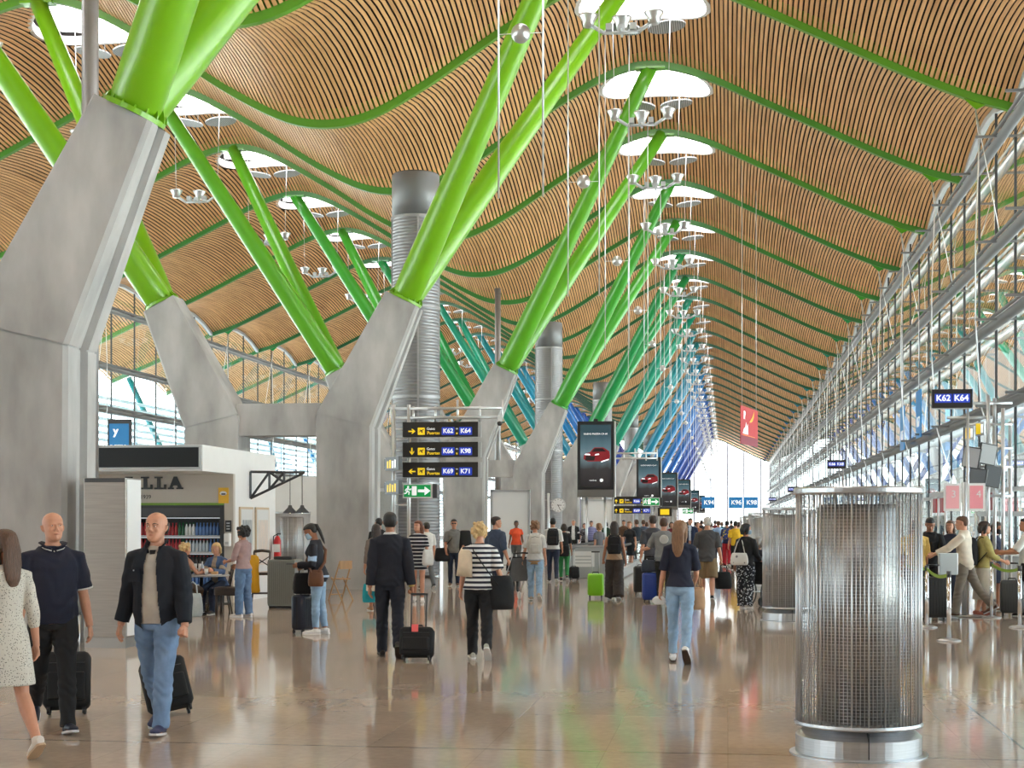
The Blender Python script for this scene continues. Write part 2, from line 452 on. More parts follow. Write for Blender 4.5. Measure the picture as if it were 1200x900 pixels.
# ------------------------------------------------------------------ skylights, luminaires, counterweight balls
m, nt, b, out = nodes('perforated_disc')
tc = nt.nodes.new('ShaderNodeTexCoord'); wv = nt.nodes.new('ShaderNodeTexWave'); wv.inputs['Scale'].default_value = 4.5
nt.links.new(tc.outputs['Object'], wv.inputs[0]); cr = nt.nodes.new('ShaderNodeValToRGB'); e = cr.color_ramp.elements
e[0].position = .4; e[0].color = (.16, .165, .17, 1); e[1].position = .6; e[1].color = (.38, .39, .40, 1)
nt.links.new(wv.outputs[0], cr.inputs[0]); nt.links.new(cr.outputs[0], b.inputs['Base Color']); b.inputs['Metallic'].default_value = .3
M_DISC = m
def make_skylight(n=40):
    root = empty('skylight')
    # local origin: at slat level over the centre, tilt ignored; rim follows roof
    rim = MB(); pane = MB()
    inner = []; outer = []; up = []; low = []
    for j in range(n):
        a = 2 * PI * j / n; x, y = SKX * math.cos(a), SKY_ * math.sin(a)
        t = (BAY * .5 - .25 + y) / BAY
        z = prof(CR_R + x) + bul(t, CR_R + x) - prof(CR_R)
        inner.append((x, y, z - .05)); outer.append((x * 1.075, y * 1.07, z - .05)); up.append((x, y, z + .27)); low.append((x * 1.075, y * 1.07, z + .05))
    rim.ring_loft([low, outer, inner, up], cap=False)
    rim.build('rim', M_WHITE, root)
    o = len(pane.v); pane.v += up + [(0, 0, bul(.47, CR_R) + .27)]
    for j in range(n):
        pane.f.append((j, n, (j + 1) % n)); pane.mi.append(0); pane.sm.append(False)
    pane.build('daylight_pane', M_DAY, root)
    for dx, dy in ((-.68, 1.25), (.70, 1.15)):
        z = prof(CR_R + dx) - prof(CR_R) + bul(.5, CR_R) - .75
        d = MB().lathe([(.02, 0), (.60, 0), (.60, .05), (.02, .05)], (dx, dy, z), 28, M=Matrix.Rotation(.12 if dx < 0 else -.12, 4, 'Y'), smooth=False)
        for a in range(3):
            px, py = dx + .42 * math.cos(a * 2.09), dy + .42 * math.sin(a * 2.09)
            d.tube([(px, py, z + .02), (px, py, z + .95)], .012, 5)
        d.build('baffle_disc', M_DISC, root)
    return root
M_LAMP = mat('luminaire_reflector', (.52, .53, .54), .28, .75)
def make_luminaire():
    root = empty('pendant_luminaire')
    arm = MB()
    arm.tube([(-.42, 0, -.28), (.42, 0, -.28)], .045, 8)
    for s in (-1, 1):
        arm.tube([(s * .42, 0, -.28), (s * .82, 0, -.02)], .05, 8); arm.box(s * .3 - .08, s * .3 + .08, -.1, .1, -.22, -.06)
    arm.tube([(0, -.35, -.26), (0, .35, -.26)], .04, 8)
    arm.box(-.09, .09, -.1, .1, -.3, -.1)
    arm.build('arm_frame', M_GREY, root)
    for (x, y) in ((-.82, 0), (.82, 0), (0, .3)):
        r = MB().lathe([(.05, -.1), (.13, -.1), (.15, .02), (.24, .16), (.25, .2), (.235, .2), (.2, .13), (.05, .06)], (x, y, 0), 20)
        r.build('reflector_lamp', M_LAMP, root)
    for x in (-.82, .82):
        MB().tube([(x, 0, .1), (x * 1.1, 0, 3.55)], .009, 5).build('hanging_cable', M_ROD, root)
    return root
sk0 = make_skylight(); lu0 = make_luminaire(); first = True
def place(src, loc, label, cat, group, mirror=False):
    global PLACED
    o = copy_tree(src) if src.name in PLACED else src
    PLACED.add(src.name)
    o.location = loc
    if mirror: o.rotation_euler = (0, 0, PI); 
    tag(o, label, cat, group); return o
PLACED = set()
BALL = MB().ball((0, 0, 0), .13, 20); ball0 = None
for i in range(2, NB - 1):
    yc = YB[i] + BAY * .5 - .25; n = i - 3
    for side, cx in (('right', CR_R), ('left', CR_L)):
        z = prof(cx)
        if side == 'right' and n >= 0 or side == 'left' and n >= 0:
            if n < 1: lab = 'white oval skylight above the %s row, out of view overhead' % side
            lab = 'white oval skylight in the %s row of the slatted roof, %s bay from the camera' % (side, ORD[n])
            place(sk0, (cx, yc, z), lab, 'skylight', 'oval skylights in the roof')
        if n >= 1 and not (side == 'left' and n > 16):
            place(lu0, (cx - .05 if side == 'right' else cx + .05, yc + .25, 14.25), 'grey three-lamp luminaire hanging on cables below the %s skylight of the %s row' % (ORD[n], side), 'luminaire', 'three-lamp pendant luminaires')
            if n < 26 and side == 'right':
                if ball0 is None:
                    ball0 = empty('hanging_ball'); BALL.build('ball', M_LAMP, ball0)
                    for dx in (-.30, .30): MB().tube([(dx, 0, -2.2), (dx, 0, 5.8)], .014, 5).build('cable', M_ROD, ball0)
                    MB().tube([(-.30, 0, 0), (.30, 0, 0)], .006, 5).build('cross_bar', M_ROD, ball0)
                place(ball0, (cx - .15, YB[i] + BAY * .5 - .0, 8.25), 'silver ball held between two thin cables under the %s luminaire of the right row' % ORD[n - 1] if n > 1 else 'silver ball held between two thin cables, nearest to the camera', 'hanging ball', 'silver balls on cables')

# ------------------------------------------------------------------ facades
def facade(x, inward, name, label):
    """inward = -1 for right wall (inside is -x)"""
    n = 6
    g = MB(); top = []
    ys = []
    for i in range(NB - 1):
        for k in range(n): ys.append((YB[i] + BAY * k / n, prof(x) + bul(k / n, x)))
    ys.append((YB[-1], prof(x)))
    for a in range(len(ys) - 1):
        (y0, z0), (y1, z1) = ys[a], ys[a + 1]
        g.quad((x, y0, .25), (x, y1, .25), (x, y1, z1), (x, y0, z0))
    wall = tag(g.build(name, M_GLASS), label, kind='structure')
    # frames
    fr = MB()
    for a in range(len(ys) - 1):
        (y0, z0), (y1, z1) = ys[a], ys[a + 1]
        fr.ring_loft([[(x - .09, y, z - .14), (x + .09, y, z - .14), (x + .09, y, z + .02), (x - .09, y, z + .02)] for y, z in (ys[a], ys[a + 1])], cap=False)
    fr.build('arched_top_frame', M_GREY, wall)
    fr = MB()
    for a in range(0, len(ys), 2):
        y, z = ys[a]
        fr.box(x - .035, x + .035, y - .025, y + .025, 0, z)
    fr.build('mullion', M_DARK, wall)
    fr = MB(); fr.box(x - .05, x + .05, -12, YEND, .0, .27)
    for h in (2.6,): fr.box(x - .06, x + .06, -12, YEND, h - .06, h + .06)
    fr.build('sill_rail', M_GREY, wall)
    # grey horizontal trusses
    for h in (12.15, 9.3, 7.2, 4.85):
        t = MB(); xx = x + inward * .35
        t.tube([(xx, -12, h), (xx, YEND, h)], .15, 10)
        t.tube([(xx + inward * .17, -12, h + .12), (xx + inward * .17, YEND, h + .12)], .05, 6)
        t.tube([(xx - inward * .17, -12, h + .14), (xx - inward * .17, YEND, h + .14)], .05, 6)
        for y in [YB[1] + BAY * k / 2 for k in range(2 * NB - 4)]:
            t.box(min(x, xx + inward * .7), max(x, xx + inward * .7), y - .03, y + .03, h - .035, h + .035)
        t.build('horizontal_truss', M_TRUSS, wall)
    return wall
wr = facade(XR, -1, 'wall_right', 'glass curtain wall along the right side')
wl = facade(XL, 1, 'wall_left', 'glass curtain wall along the left side')
# rods of the facade
def rod(x, inward, y):
    t = MB()
    p = [(x + inward * 1.05, y, 12.95), (x + inward * .95, y, 12.1), (x + inward * 1.05, y, 9.3), (x + inward * 1.05, y, 7.2), (x + inward * .9, y, 4.85), (x + inward * .3, y, 2.6)]
    t.tube(p, .02, 6)
    t.tube([(x + inward * 1.05, y, 12.95), (x + inward * .15, y + 1.1, 9.3)], .014, 5)
    return t
r0 = None
for i in range(3, NB - 1):
    for side, x, inw in (('right', XR, -1), ('left', XL, 1)):
        if side == 'left' and (i < 6 or i > 22): continue
        tag(rod(x, inw, YB[i]).build('tie_rod', M_ROD), 'thin pale tie rod braced inside the %s glass wall at the %s roof beam ahead' % (side, ORD[i - 3]), 'tie rod', 'tie rods on the glass walls')
# far end wall
g = MB(); fr = MB(); x = XL
while x < XR - .5:
    x1 = min(XR, x + 3.04)
    g.quad((x, YEND + .3, .2), (x1, YEND + .3, .2), (x1, YEND + .3, prof(x1) + .3), (x, YEND + .3, prof(x) + .3))
    fr.box(x1 - .12, x1 + .12, YEND + .2, YEND + .45, 0, prof(x1)); x = x1
we = tag(g.build('wall_back', M_CLEAR), 'bright glazed end wall far away', kind='structure')
fr.build('mullion', mat('mullion_violet_grey', (.16, .15, .22), .5), we)
wf = MB().box(XL, XR, -20.4, -20.25, 0, 12.4)
tag(wf.build('wall_light_block', mat('light_block_wall', (.22, .17, .13), .6)), 'unseen wall added behind the camera to cut light', kind='structure')  # added and unseen: blocks light from behind, darkens reflections in the steel
# overhang props and louvres outside, apron ground
M_APRON = mat('apron_concrete', (.62, .63, .62), .9, var=.1, scale=.05)
tag(MB().box(-220, 220, -80, 420, -5.2, -5).build('ground', M_APRON), 'pale concrete apron outside', kind='structure')
for side, x, o_, hh in (('right', XR, 1, 4.4), ('left', XL, -1, 8.2)):
    lv = MB(); h = .5
    while h < hh:
        xx = x + o_ * 1.1
        lv.ring_loft([[(xx - .14, y, h - o_ * 0 - .05), (xx + .14, y, h + .05), (xx + .14, y, h + .07), (xx - .14, y, h - .03)] for y in (5, YEND)]); h += .36
    for y in [YB[3] + BAY * k for k in range(NB - 4)]: lv.box(x + o_ * 1.1 - .05, x + o_ * 1.1 + .05, y - .05, y + .05, -.2, hh)
    tag(lv.build('trim_louvre_%s' % side, mat('louvre_metal', (.50, .60, .62), .45, .2)), 'horizontal sun louvres outside the %s glass wall' % side, kind='structure')
for k in range(1, NCOL):
    for side, s in (('right', 1), ('left', -1)):
        if side == 'right' or k > 9: continue
        xa = XV + s * (XR - XV + 1.6); xb = XV + s * (XR - XV + 5.2)
        for t in (-1, 1):
            tag(MB().tube([(xa, ycol(k), -.5), (xb, ycol(k) + t * BAY / 2, prof(xb) - .25)], [.22, .16], 14).build('roof_prop', tube_mat(k + 2)),
                'painted slanting tube outside the %s glass, %s of the %s pair' % (side, 'nearer' if t < 0 else 'farther', ORD[k - 1]), 'roof prop', 'slanting props outside the glass')
# ------------------------------------------------------------------ ducts and pipes
def corrug(r, z0, z1, pitch, amp):
    p = []; z = z0
    while z < z1:
        p += [(r, z), (r, z + pitch * .45), (r - amp, z + pitch * .6), (r - amp, z + pitch * .85)]; z += pitch
    return p
d0 = empty('air_duct')
MB().lathe([(.6, .0)] + corrug(.74, .05, 11.2, .10, .014) + [(.6, 11.2)], n=36).build('ribbed_shaft', M_DUCT, d0)
mb = MB()
for z in (.2, 2.9, 5.6, 8.4, 11.2): mb.lathe([(.72, z - .04), (.775, z - .04), (.775, z + .04), (.72, z + .04)], n=36, smooth=False)
for a in range(4): mb.box(-.03, .03, .735, .765, 0, 11.2, M=Matrix.Rotation(a * PI / 2 + .3, 4, 'Z'))
mb.build('seam_band', mat('seam_band', (.34, .345, .36), .45, .6), d0)
MB().lathe([(.1, 11.24), (.745, 11.24), (.745, 12.55), (.7, 12.6), (.1, 12.6)], n=36).build('cap_drum', mat('duct_cap', (.17, .175, .18), .5, .5), d0)
for i, y in enumerate((47.3, 83.5, 119.7, 155.9, 192.1)):
    o = d0 if i == 0 else copy_tree(d0)
    o.location = (-9.7, y, 0)
    tag(o, 'tall ribbed grey air duct rising to the roof valley, %s from the camera' % ORD[i], 'air duct', 'tall air ducts')
for i, (y, lab) in enumerate(((26.4, 'slim grey downpipe behind the nearest forked column'), (76., 'slim grey downpipe far along the hall between green tubes'))):
    t = MB().tube([(XV, y, 0), (XV, y, prof(XV) + .2)], .15, 14); t.lathe([(.15, 0), (.2, 0), (.2, .1), (.15, .1)], (XV, y, 0), 14)
    tag(t.build('downpipe', mat('pipe_grey', (.30, .30, .31), .4, .5)), lab, 'pipe')

# ------------------------------------------------------------------ mesh-caged air columns on the floor
M_CAGE = mat('cage_wire', (.62, .63, .65), .28, .85)
M_DRUM = mat('drum_metal', (.36, .355, .35), .3, .9, var=.18, scale=1.5, stretch=(1, 1, 26))
a0 = empty('air_column')
MB().lathe([(.05, 0), (.50, 0), (.50, .010), (.455, .014), (.455, .14), (.37, .21), (.36, .235), (.05, .235)], n=48, smooth=False).build('base', M_STEEL, a0)
MB().box(-.004, .004, -.458, -.36, .02, .2).build('base_seam', M_DARK, a0)
MB().lathe([(.05, .23), (.30, .23), (.30, 1.80), (.27, 1.83), (.05, 1.83)], n=48).build('drum', M_DRUM, a0)
cg = MB()
for j in range(96):
    a = 2 * PI * j / 96; x, y = .452 * math.cos(a), .452 * math.sin(a)
    r = .0075 if j % 4 == 0 else .0035
    cg.tube([(x, y, .23), (x, y, 1.93)], r, 5)
for k in range(70):
    z = .25 + k * 1.66 / 69
    ring = [[(.446 * math.cos(2 * PI * j / 60), .446 * math.sin(2 * PI * j / 60), z) for j in range(60)]]
    pts = []
    for j in range(60):
        a = 2 * PI * j / 60
        pts.append([((.446 + q * .0016) * math.cos(a), (.446 + q * .0016) * math.sin(a), z + w_ * .0016) for q, w_ in ((-1, 0), (0, -1), (1, 0), (0, 1))])
    cg.ring_loft(pts, cap=False, closed=True)
cg.build('wire_cage', M_CAGE, a0)
MB().lathe([(.40, 1.905), (.462, 1.905), (.47, 1.915), (.47, 1.945), (.462, 1.955), (.40, 1.955)], n=48, smooth=False).build('top_rim', M_STEEL, a0)
MB().lathe([(.40, .215), (.462, .215), (.466, .225), (.462, .245), (.40, .245)], n=48, smooth=False).build('bottom_rim', M_STEEL, a0)
SH = [((.95, 11.55), 'large steel mesh-caged air column standing nearest in the right foreground'), ((1.05, 27.0), 'second steel mesh-caged air column, just behind the foreground one'), ((1.0, 41.8), 'third steel mesh-caged air column along the hall'), ((1.0, 56.8), 'fourth steel mesh-caged air column along the hall'), ((1.0, 71.8), 'fifth steel mesh-caged air column, far along the hall'), ((-10.55, 36.4), 'steel mesh-caged air column beside the white shop wall on the left')]
for i, ((x, y), lab) in enumerate(SH):
    o = a0 if i == 0 else copy_tree(a0); o.location = (x, y, 0); o.rotation_euler = (0, 0, .08); tag(o, lab, 'air column', 'mesh-caged air columns')

# ------------------------------------------------------------------ left shop
def yat(x, d): return (d + x * SP) / CP        # world y at world x and camera depth d
M_CREAM = mat('cream_panel', (.50, .45, .40), .45, var=.03, scale=2)
M_SBLK = mat('gloss_black_panel', (.010, .011, .013), .35, spec=.25)
M_GREEN = mat('lime_strip', lin((110, 150, 30)), .4)
XS = -10.33; YF = yat(XS, 30.5); YW = yat(XS, 32.4); YE = yat(XS, 35.4)
sh = empty('sandwich_shop', (0, 0, 0))
fs = MB(); fs.box(-17.2, XS, YF, YE, 2.72, 3.24); fs.build('fascia', M_WHITE, sh)
MB().box(-17.0, XS - .06, YF - .05, YF - .002, 2.79, 3.20).build('black_display_band', M_SBLK, sh)
fm = MB()
fm.box(-17.05, XS - .02, YF - .06, YF, 3.19, 3.23); fm.box(-17.05, XS - .02, YF - .06, YF, 2.755, 2.795); fm.box(XS - .06, XS - .02, YF - .06, YF, 2.795, 3.19)
fm.build('band_frame', M_GREY, sh)
text('band_number', '19', face_mat((-12.74, YF - .053, 2.97)), .30, mat('lit_white_text', (.9, .9, .9), .4, emit=.6), sh)
wl_ = MB()
xa, xb = -12.9, -10.53                        # cooler opening
wl_.box(-17.2, xa, YW, YW + .12, 0, 2.72); wl_.box(xb, XS, YW, YW + .12, 0, 2.72); wl_.box(xa, xb, YW, YW + .12, 2.1, 2.72)
wl_.build('front_wall', M_CREAM, sh)
MB().box(XS - .08, XS, YW + .12, YE, 0, 2.72).build('side_wall', M_WHITE, sh)
MB().box(-17.2, XS - .08, YE - .1, YE, 0, 2.72).build('back_wall', M_WHITE, sh)
MB().box(xa, xb, YW - .015, YW + .02, 2.06, 2.11).build('green_edge_strip', M_GREEN, sh)
cl = MB(); yb_ = YW + .85
cl.box(xa, xb, yb_, yb_ + .05, 0, 2.1); cl.box(xa - .05, xa, YW + .12, yb_, 0, 2.1); cl.box(xb, xb + .05, YW + .12, yb_, 0, 2.1); cl.box(xa, xb, YW, yb_, 2.0, 2.06)
cl.box(xb - .09, xb, YW - .01, YW + .1, 0, 2.06)
cl.build('cooler_cabinet', M_BLACK, sh)
MB().box(xa, xb - .09, YW + .02, YW + .05, 1.82, 2.0).build('cooler_header', M_DARK, sh)
SHZ = (1.42, 1.07, .72, .37)
for z in SHZ:
    MB().box(xa, xb - .09, YW + .12, yb_, z - .035, z).build('cooler_shelf', M_GREY, sh)
M_CT = mat('cooler_added_glow', (.8, .85, .9), .4, emit=.35)
for z in (1.80,) + SHZ[:3]:
    MB().box(xa + .05, xb - .14, YW + .13, YW + .155, z - .055 if z != 1.80 else z - .02, z - .04 if z != 1.80 else z).build('added_glow_strip', M_CT, sh)  # added glow strips that light the bottles; no tubes are seen here
# slab-serif lettering on the wall
def slab(ch, w_=.26, h=.34, s=.075, t=.045):
    if ch == 'L': return [[(0, 0), (w_, 0), (w_, .13), (w_ - t, .13), (w_ - t, t), (.06 + s, t), (.06 + s, h - t), (.06 + s + .05, h - t), (.06 + s + .05, h), (0, h), (0, h - t), (.06, h - t), (.06, t), (0, t)]]
    if ch == 'A':
        return [[(0, 0), (.13, 0), (.13, t), (.095, t), (.118, .10), (.205, .10), (.225, t), (.19, t), (.19, 0), (.34, 0), (.34, t), (.305, t), (.2, h), (.13, h), (.035, t), (0, t)]]
    if ch == 'I': return [[(0, 0), (.17, 0), (.17, t), (.12, t), (.12, h - t), (.17, h - t), (.17, h), (0, h), (0, h - t), (.05, h - t), (.05, t), (0, t)]]
for ch, x in (('I', -12.77), ('L', -12.42), ('L', -12.12), ('A', -11.82)):
    lb = MB()
    for poly in slab(ch): lb.prism([(a * .98, c * .79) for a, c in poly], face_mat((x + .06, YW - .001, 2.40)), .03)
    lb.build('letter', M_BLACK, sh)
text('year', '1939', face_mat((-12.26, YW - .004, 2.235)), .12, M_BLACK, sh)
tag(sh, 'cream and white snack shop with black band and big LLA letters', 'shop')
ys_ = MB().box(-10.65, -10.43, YW - .03, YW - .002, 2.10, 2.43)
o = tag(ys_.build('notice_sign', mat('sign_amber', lin((222, 170, 40)), .4)), 'yellow notice with white pictogram on the cream shop wall', 'sign')
MB().lathe([(.001, 0), (.075, 0), (.075, .006), (.001, .006)], M=face_mat((-10.54, YW - .031, 2.31)) @ Matrix.Diagonal((1, .6, 1, 1)), n=18, smooth=False).build('white_pictogram', M_WHITE, o)
MB().box(-10.58, -10.49, YW - .04, YW - .03, 2.28, 2.31).build('cup_mark', M_BLACK, o)
o = tag(MB().box(-10.50, -10.37, YW - .025, YW - .002, 1.50, 1.74).build('info_plate', M_BLACK), 'small black plate above the white dispenser on the shop wall', 'sign')
for z in (1.68, 1.62, 1.56): MB().box(-10.47, -10.40, YW - .03, YW - .025, z - .012, z + .012).build('text_line', M_GREY, o)
o = empty('soap_dispenser', (-10.435, YW - .07, 1.19), 0, 'white wall dispenser at the right jamb of the shop front', 'dispenser')
MB().rbox(-.07, .07, -.06, .065, 0, .28, .04).build('body', M_WHITE, o); MB().box(-.04, .04, -.065, -.055, .04, .1).build('window', M_GREY, o)
# posters on the side wall
for lab, d0_, d1_, c1 in (('framed poster of a dark street scene on the white shop wall', 32.75, 33.65, (.10, .13, .16)), ('framed poster of a pale drawing on the white shop wall', 33.85, 34.8, (.45, .36, .30))):
    y0_, y1_ = yat(XS, d0_), yat(XS, d1_)
    p = empty('framed_poster', (XS, (y0_ + y1_) / 2, 0), 0, lab, 'poster'); h = (y1_ - y0_) / 2
    MB().box(.002, .04, -h, h, .55, 2.03).build('frame', mat('pale_oak', (.55, .42, .29), .5), p)
    MB().box(.04, .045, -h + .05, h - .05, .6, 1.98).build('mat_board', mat('poster_white', (.62, .63, .64), .5), p)
    pm = mat('poster_print_%d' % int(d0_ * 10), c1, .5, var=.8, scale=5, stretch=(1, 6, 1.2), dark=(.5, .5, .5))
    MB().box(.045, .048, -h + .13, h - .13, .75, 1.75).build('print', pm, p)
# fire extinguisher
fx = empty('fire_extinguisher', (XS + .14, yat(XS, 35.1), .86), 0, 'red fire extinguisher hanging on the white shop wall', 'fire extinguisher')
M_RED = mat('extinguisher_red', lin((190, 22, 28)), .3)
MB().lathe([(.02, 0), (.08, .0), (.085, .03), (.085, .42), (.05, .5), (.025, .53), (.02, .53)], n=18).build('cylinder', M_RED, fx)
MB().tube([(0, 0, .53), (0, 0, .58), (.08, 0, .57)], .015, 6).tube([(0, 0, .57), (-.09, 0, .52), (-.1, 0, .2)], .012, 6).build('valve_hose', M_BLACK, fx)
MB().box(-.087, .087, -.09, -.08, .16, .34).build('label_plate', M_WHITE, fx)
# triangular truss bracket + pendant lamps
yt = yat(XS, 33.5)
tr = MB(); A_ = Vector((XS + .02, yt, 2.8)); B_ = Vector((XS + .02, yt, 2.22)); C_ = Vector((XS + 1.24, yt, 2.78))
def bar(mb, a, b, r=.028): mb.tube([a, b], r, 4, smooth=False)
for a, b in ((A_, B_), (A_, C_), (B_, C_), (A_.lerp(C_, .35), B_.lerp(C_, .35)), (B_, A_.lerp(C_, .35)), (A_.lerp(C_, .35), B_.lerp(C_, .62)), (B_.lerp(C_, .62), A_.lerp(C_, .62)), (B_.lerp(C_, .35), A_.lerp(C_, .62))): bar(tr, a, b)
tag(tr.build('wall_truss', M_DARK), 'dark triangular truss bracket fixed to the white shop wall', 'bracket')
for x, lab in ((XS + .91, 'left of two dark cone pendant lamps under the truss bracket'), (XS + 1.18, 'right of two dark cone pendant lamps under the truss bracket')):
    pl = empty('pendant_lamp', (x, yt, 1.9), 0, lab, 'lamp', 'cone pendant lamps')
    MB().lathe([(.02, .17), (.035, .17), (.05, .12), (.15, .02), (.155, 0), (.145, 0), (.045, .1), (.02, .12)], n=20).build('shade', M_DARK, pl)
    MB().tube([(0, 0, .17), (0, 0, .86)], .008, 5).build('cord', M_BLACK, pl)
    MB().ball((0, 0, .04), .045, 10).build('bulb', mat('warm_bulb', (1, .85, .65), .4, emit=6), pl)
# bottles in the cooler
def bottle(name, body, cap, h=.27, can=False):
    b = empty(name)
    if can: MB().lathe([(.01, 0), (.028, 0), (.032, .01), (.032, .11), (.028, .12), (.01, .12)], n=10).build('can_body', body, b)
    else:
        MB().lathe([(.01, 0), (.032, 0), (.034, .02), (.034, h * .6), (.014, h * .82), (.014, h * .92), (.01, h * .92)], n=10).build('bottle_body', body, b)
        MB().cyl((0, 0), .016, h * .9, h, 8).build('cap', cap, b)
    return b
MBt = dict(red=mat('cola_red', lin((170, 25, 35)), .35), dk=mat('cola_dark', (.03, .012, .01), .2), gr=mat('bottle_green', lin((25, 95, 55)), .25), cl=mat('bottle_clear', (.55, .62, .70), .15), bl=mat('bottle_blue', lin((95, 130, 190)), .2), wh=mat('bottle_label_white', (.75, .76, .78), .4))
protos = {}
def get(kind):
    if kind not in protos:
        protos[kind] = {'cola': lambda: bottle('cola_bottle', MBt['red'], MBt['red']), 'colad': lambda: bottle('cola_bottle', MBt['dk'], MBt['red']), 'green': lambda: bottle('soda_bottle', MBt['gr'], MBt['gr']), 'clear': lambda: bottle('water_bottle', MBt['cl'], MBt['red']), 'blue': lambda: bottle('water_bottle', MBt['bl'], MBt['bl']), 'pale': lambda: bottle('soda_bottle', MBt['wh'], MBt['gr'])}[kind]()
        return protos[kind]
    return copy_tree(protos[kind])
DES = dict(cola='red-labelled cola bottles', colad='dark cola bottle with red cap', green='green soda bottle', clear='clear water bottle with red cap', blue='blue water bottle', pale='white-labelled soda bottle')
SN = ['top', 'second', 'third', 'bottom']
bxs = []
x = xa + .06
while x < xb - .16: bxs.append(x); x += .077
n_ = len(bxs)
for si, z in enumerate(SHZ):
    for j, x in enumerate(bxs):
        f = j / n_
        if si == 0: k = 'cola' if f < .55 else 'green' if f < .62 else 'pale' if f < .72 else 'blue'
        elif si == 1: k = 'cola' if f < .58 else 'green' if f < .64 else 'clear' if f < .86 else 'blue'
        elif si == 2: k = 'colad' if f < .9 else 'cola'
        else: k = 'colad' if f < .5 else 'blue'
        o = get(k); o.location = (x, YW + .27, z)
        kk = dict(cola='red cola bottle', colad='dark cola bottle with red cap', green='green soda bottle', clear='clear water bottle with red cap', blue='blue water bottle', pale='white-labelled soda bottle')[k]
        tag(o, '%s on the %s shelf of the shop cooler' % (kk, SN[si]), 'bottle', '%ss on the %s cooler shelf' % (kk.split(' with')[0], SN[si]))
# white partition behind the shop
tag(MB().box(-16.5, -10.7, 44.0, 44.15, 0, 3.05).build('partition_wall', M_WHITE), 'low white partition behind the snack shop', kind='structure')
# steel kiosk
yk = yat(-8.3, 20.75)
k = empty('steel_cabinet', (-8.33, yk, 0), 0, 'tall brushed steel cabinet in front of the nearest concrete column', 'cabinet')
M_STL = mat('cabinet_steel', (.34, .31, .285), .34, .8, var=.1, scale=2, stretch=(1, 1, 20))
MB().rbox(-.31, .29, 0, .55, .14, 2.30, .012).build('body', M_STL, k)
MB().box(-.30, .28, .012, .54, 0, .14).build('plinth', mat('plinth_steel', (.36, .35, .34), .35, .8), k)
MB().box(-.29, .27, -.006, .002, 2.24, 2.295).build('top_lip', M_DARK, k)
MB().box(.291, .297, .03, .52, .16, 2.28).build('painted_light_side', mat('side_steel_painted_light', (.80, .81, .82), .35, .2), k)  # bright light on this steel side, painted as a near-white sheet
# café furniture
def pxy(px, d): p = at(px, HZ, d); return p.x, p.y
M_TWOOD = mat('dark_brown_wood', (.045, .028, .02), .45); M_LWOOD = mat('light_wood', (.42, .25, .12), .5, var=.15, scale=12, stretch=(1, 1, .2))
x, y = pxy(236, 28.4)
t = empty('cafe_table', (x, y, 0), 0, 'round café table with grey top between the two seated women', 'table')
MB().lathe([(.01, .70), (.50, .70), (.52, .71), (.52, .725), (.50, .73), (.01, .73)], n=36, smooth=False).build('tabletop', mat('table_grey', (.33, .32, .31), .3), t)
MB().tube([(.0, 0, .03), (.0, 0, .70)], .035, 12).build('stem', M_BLACK, t)
MB().lathe([(.01, 0), (.24, 0), (.24, .015), (.05, .04), (.01, .04)], n=24).build('foot', M_BLACK, t)
TX, TY = x, y
def put(name, lab, cat, dx, dy, fn, grp=None):
    o = empty(name, (TX + dx, TY + dy, .73), 0, lab, cat, grp); fn(o)
put('paper_cup', 'white paper cup at the table edge by the woman in denim', 'cup', .15, -.15, lambda o: (MB().lathe([(.01, 0), (.03, 0), (.042, .11), (.01, .11)], n=14).build('cup_body', M_WHITE, o), MB().lathe([(.01, .11), (.044, .11), (.044, .12), (.01, .125)], n=14).build('lid', M_GREY, o)))
put('water_bottle', 'clear plastic bottle with pink label on the café table', 'bottle', .0, .05, lambda o: (MB().lathe([(.01, 0), (.033, 0), (.035, .02), (.035, .15), (.014, .2), (.014, .22), (.01, .22)], n=12).build('bottle_body', MBt['cl'], o), MB().lathe([(.036, .05), (.037, .05), (.037, .11), (.036, .11)], n=12).build('label_band', mat('pink_label', lin((220, 60, 110)), .4), o), MB().cyl((0, 0), .015, .22, .245, 8).build('cap', M_WHITE, o)))
put('salad_bowl', 'black bowl of green salad on the café table', 'bowl', -.22, -.1, lambda o: (MB().lathe([(.01, 0), (.06, 0), (.12, .06), (.115, .065), (.06, .02), (.01, .02)], n=18).build('bowl', M_BLACK, o), MB().lathe([(.01, .03), (.105, .055), (.05, .09), (.01, .095)], n=11, smooth=False).build('salad', mat('salad_leaf', lin((80, 120, 50)), .6, var=.5, scale=30), o)))
put('sandwich_tray', 'small white tray with a sandwich on the café table', 'tray', .30, -.12, lambda o: (MB().rbox(-.12, .12, -.08, .08, 0, .015, .02).build('tray', M_WHITE, o), MB().rbox(-.07, .06, -.045, .045, .015, .065, .02).build('sandwich', mat('bread', (.48, .29, .14), .7), o)))
for dx, lab in ((-.16, 'left of two thin drinking glasses standing on the café table'), (-.07, 'right of two thin drinking glasses standing on the café table')):
    put('drinking_glass', lab, 'glass', dx, .12, lambda o: (MB().lathe([(.01, 0), (.028, 0), (.032, .2), (.03, .2), (.026, .012), (.01, .012)], n=14).build('glass_body', MBt['wh'], o)))
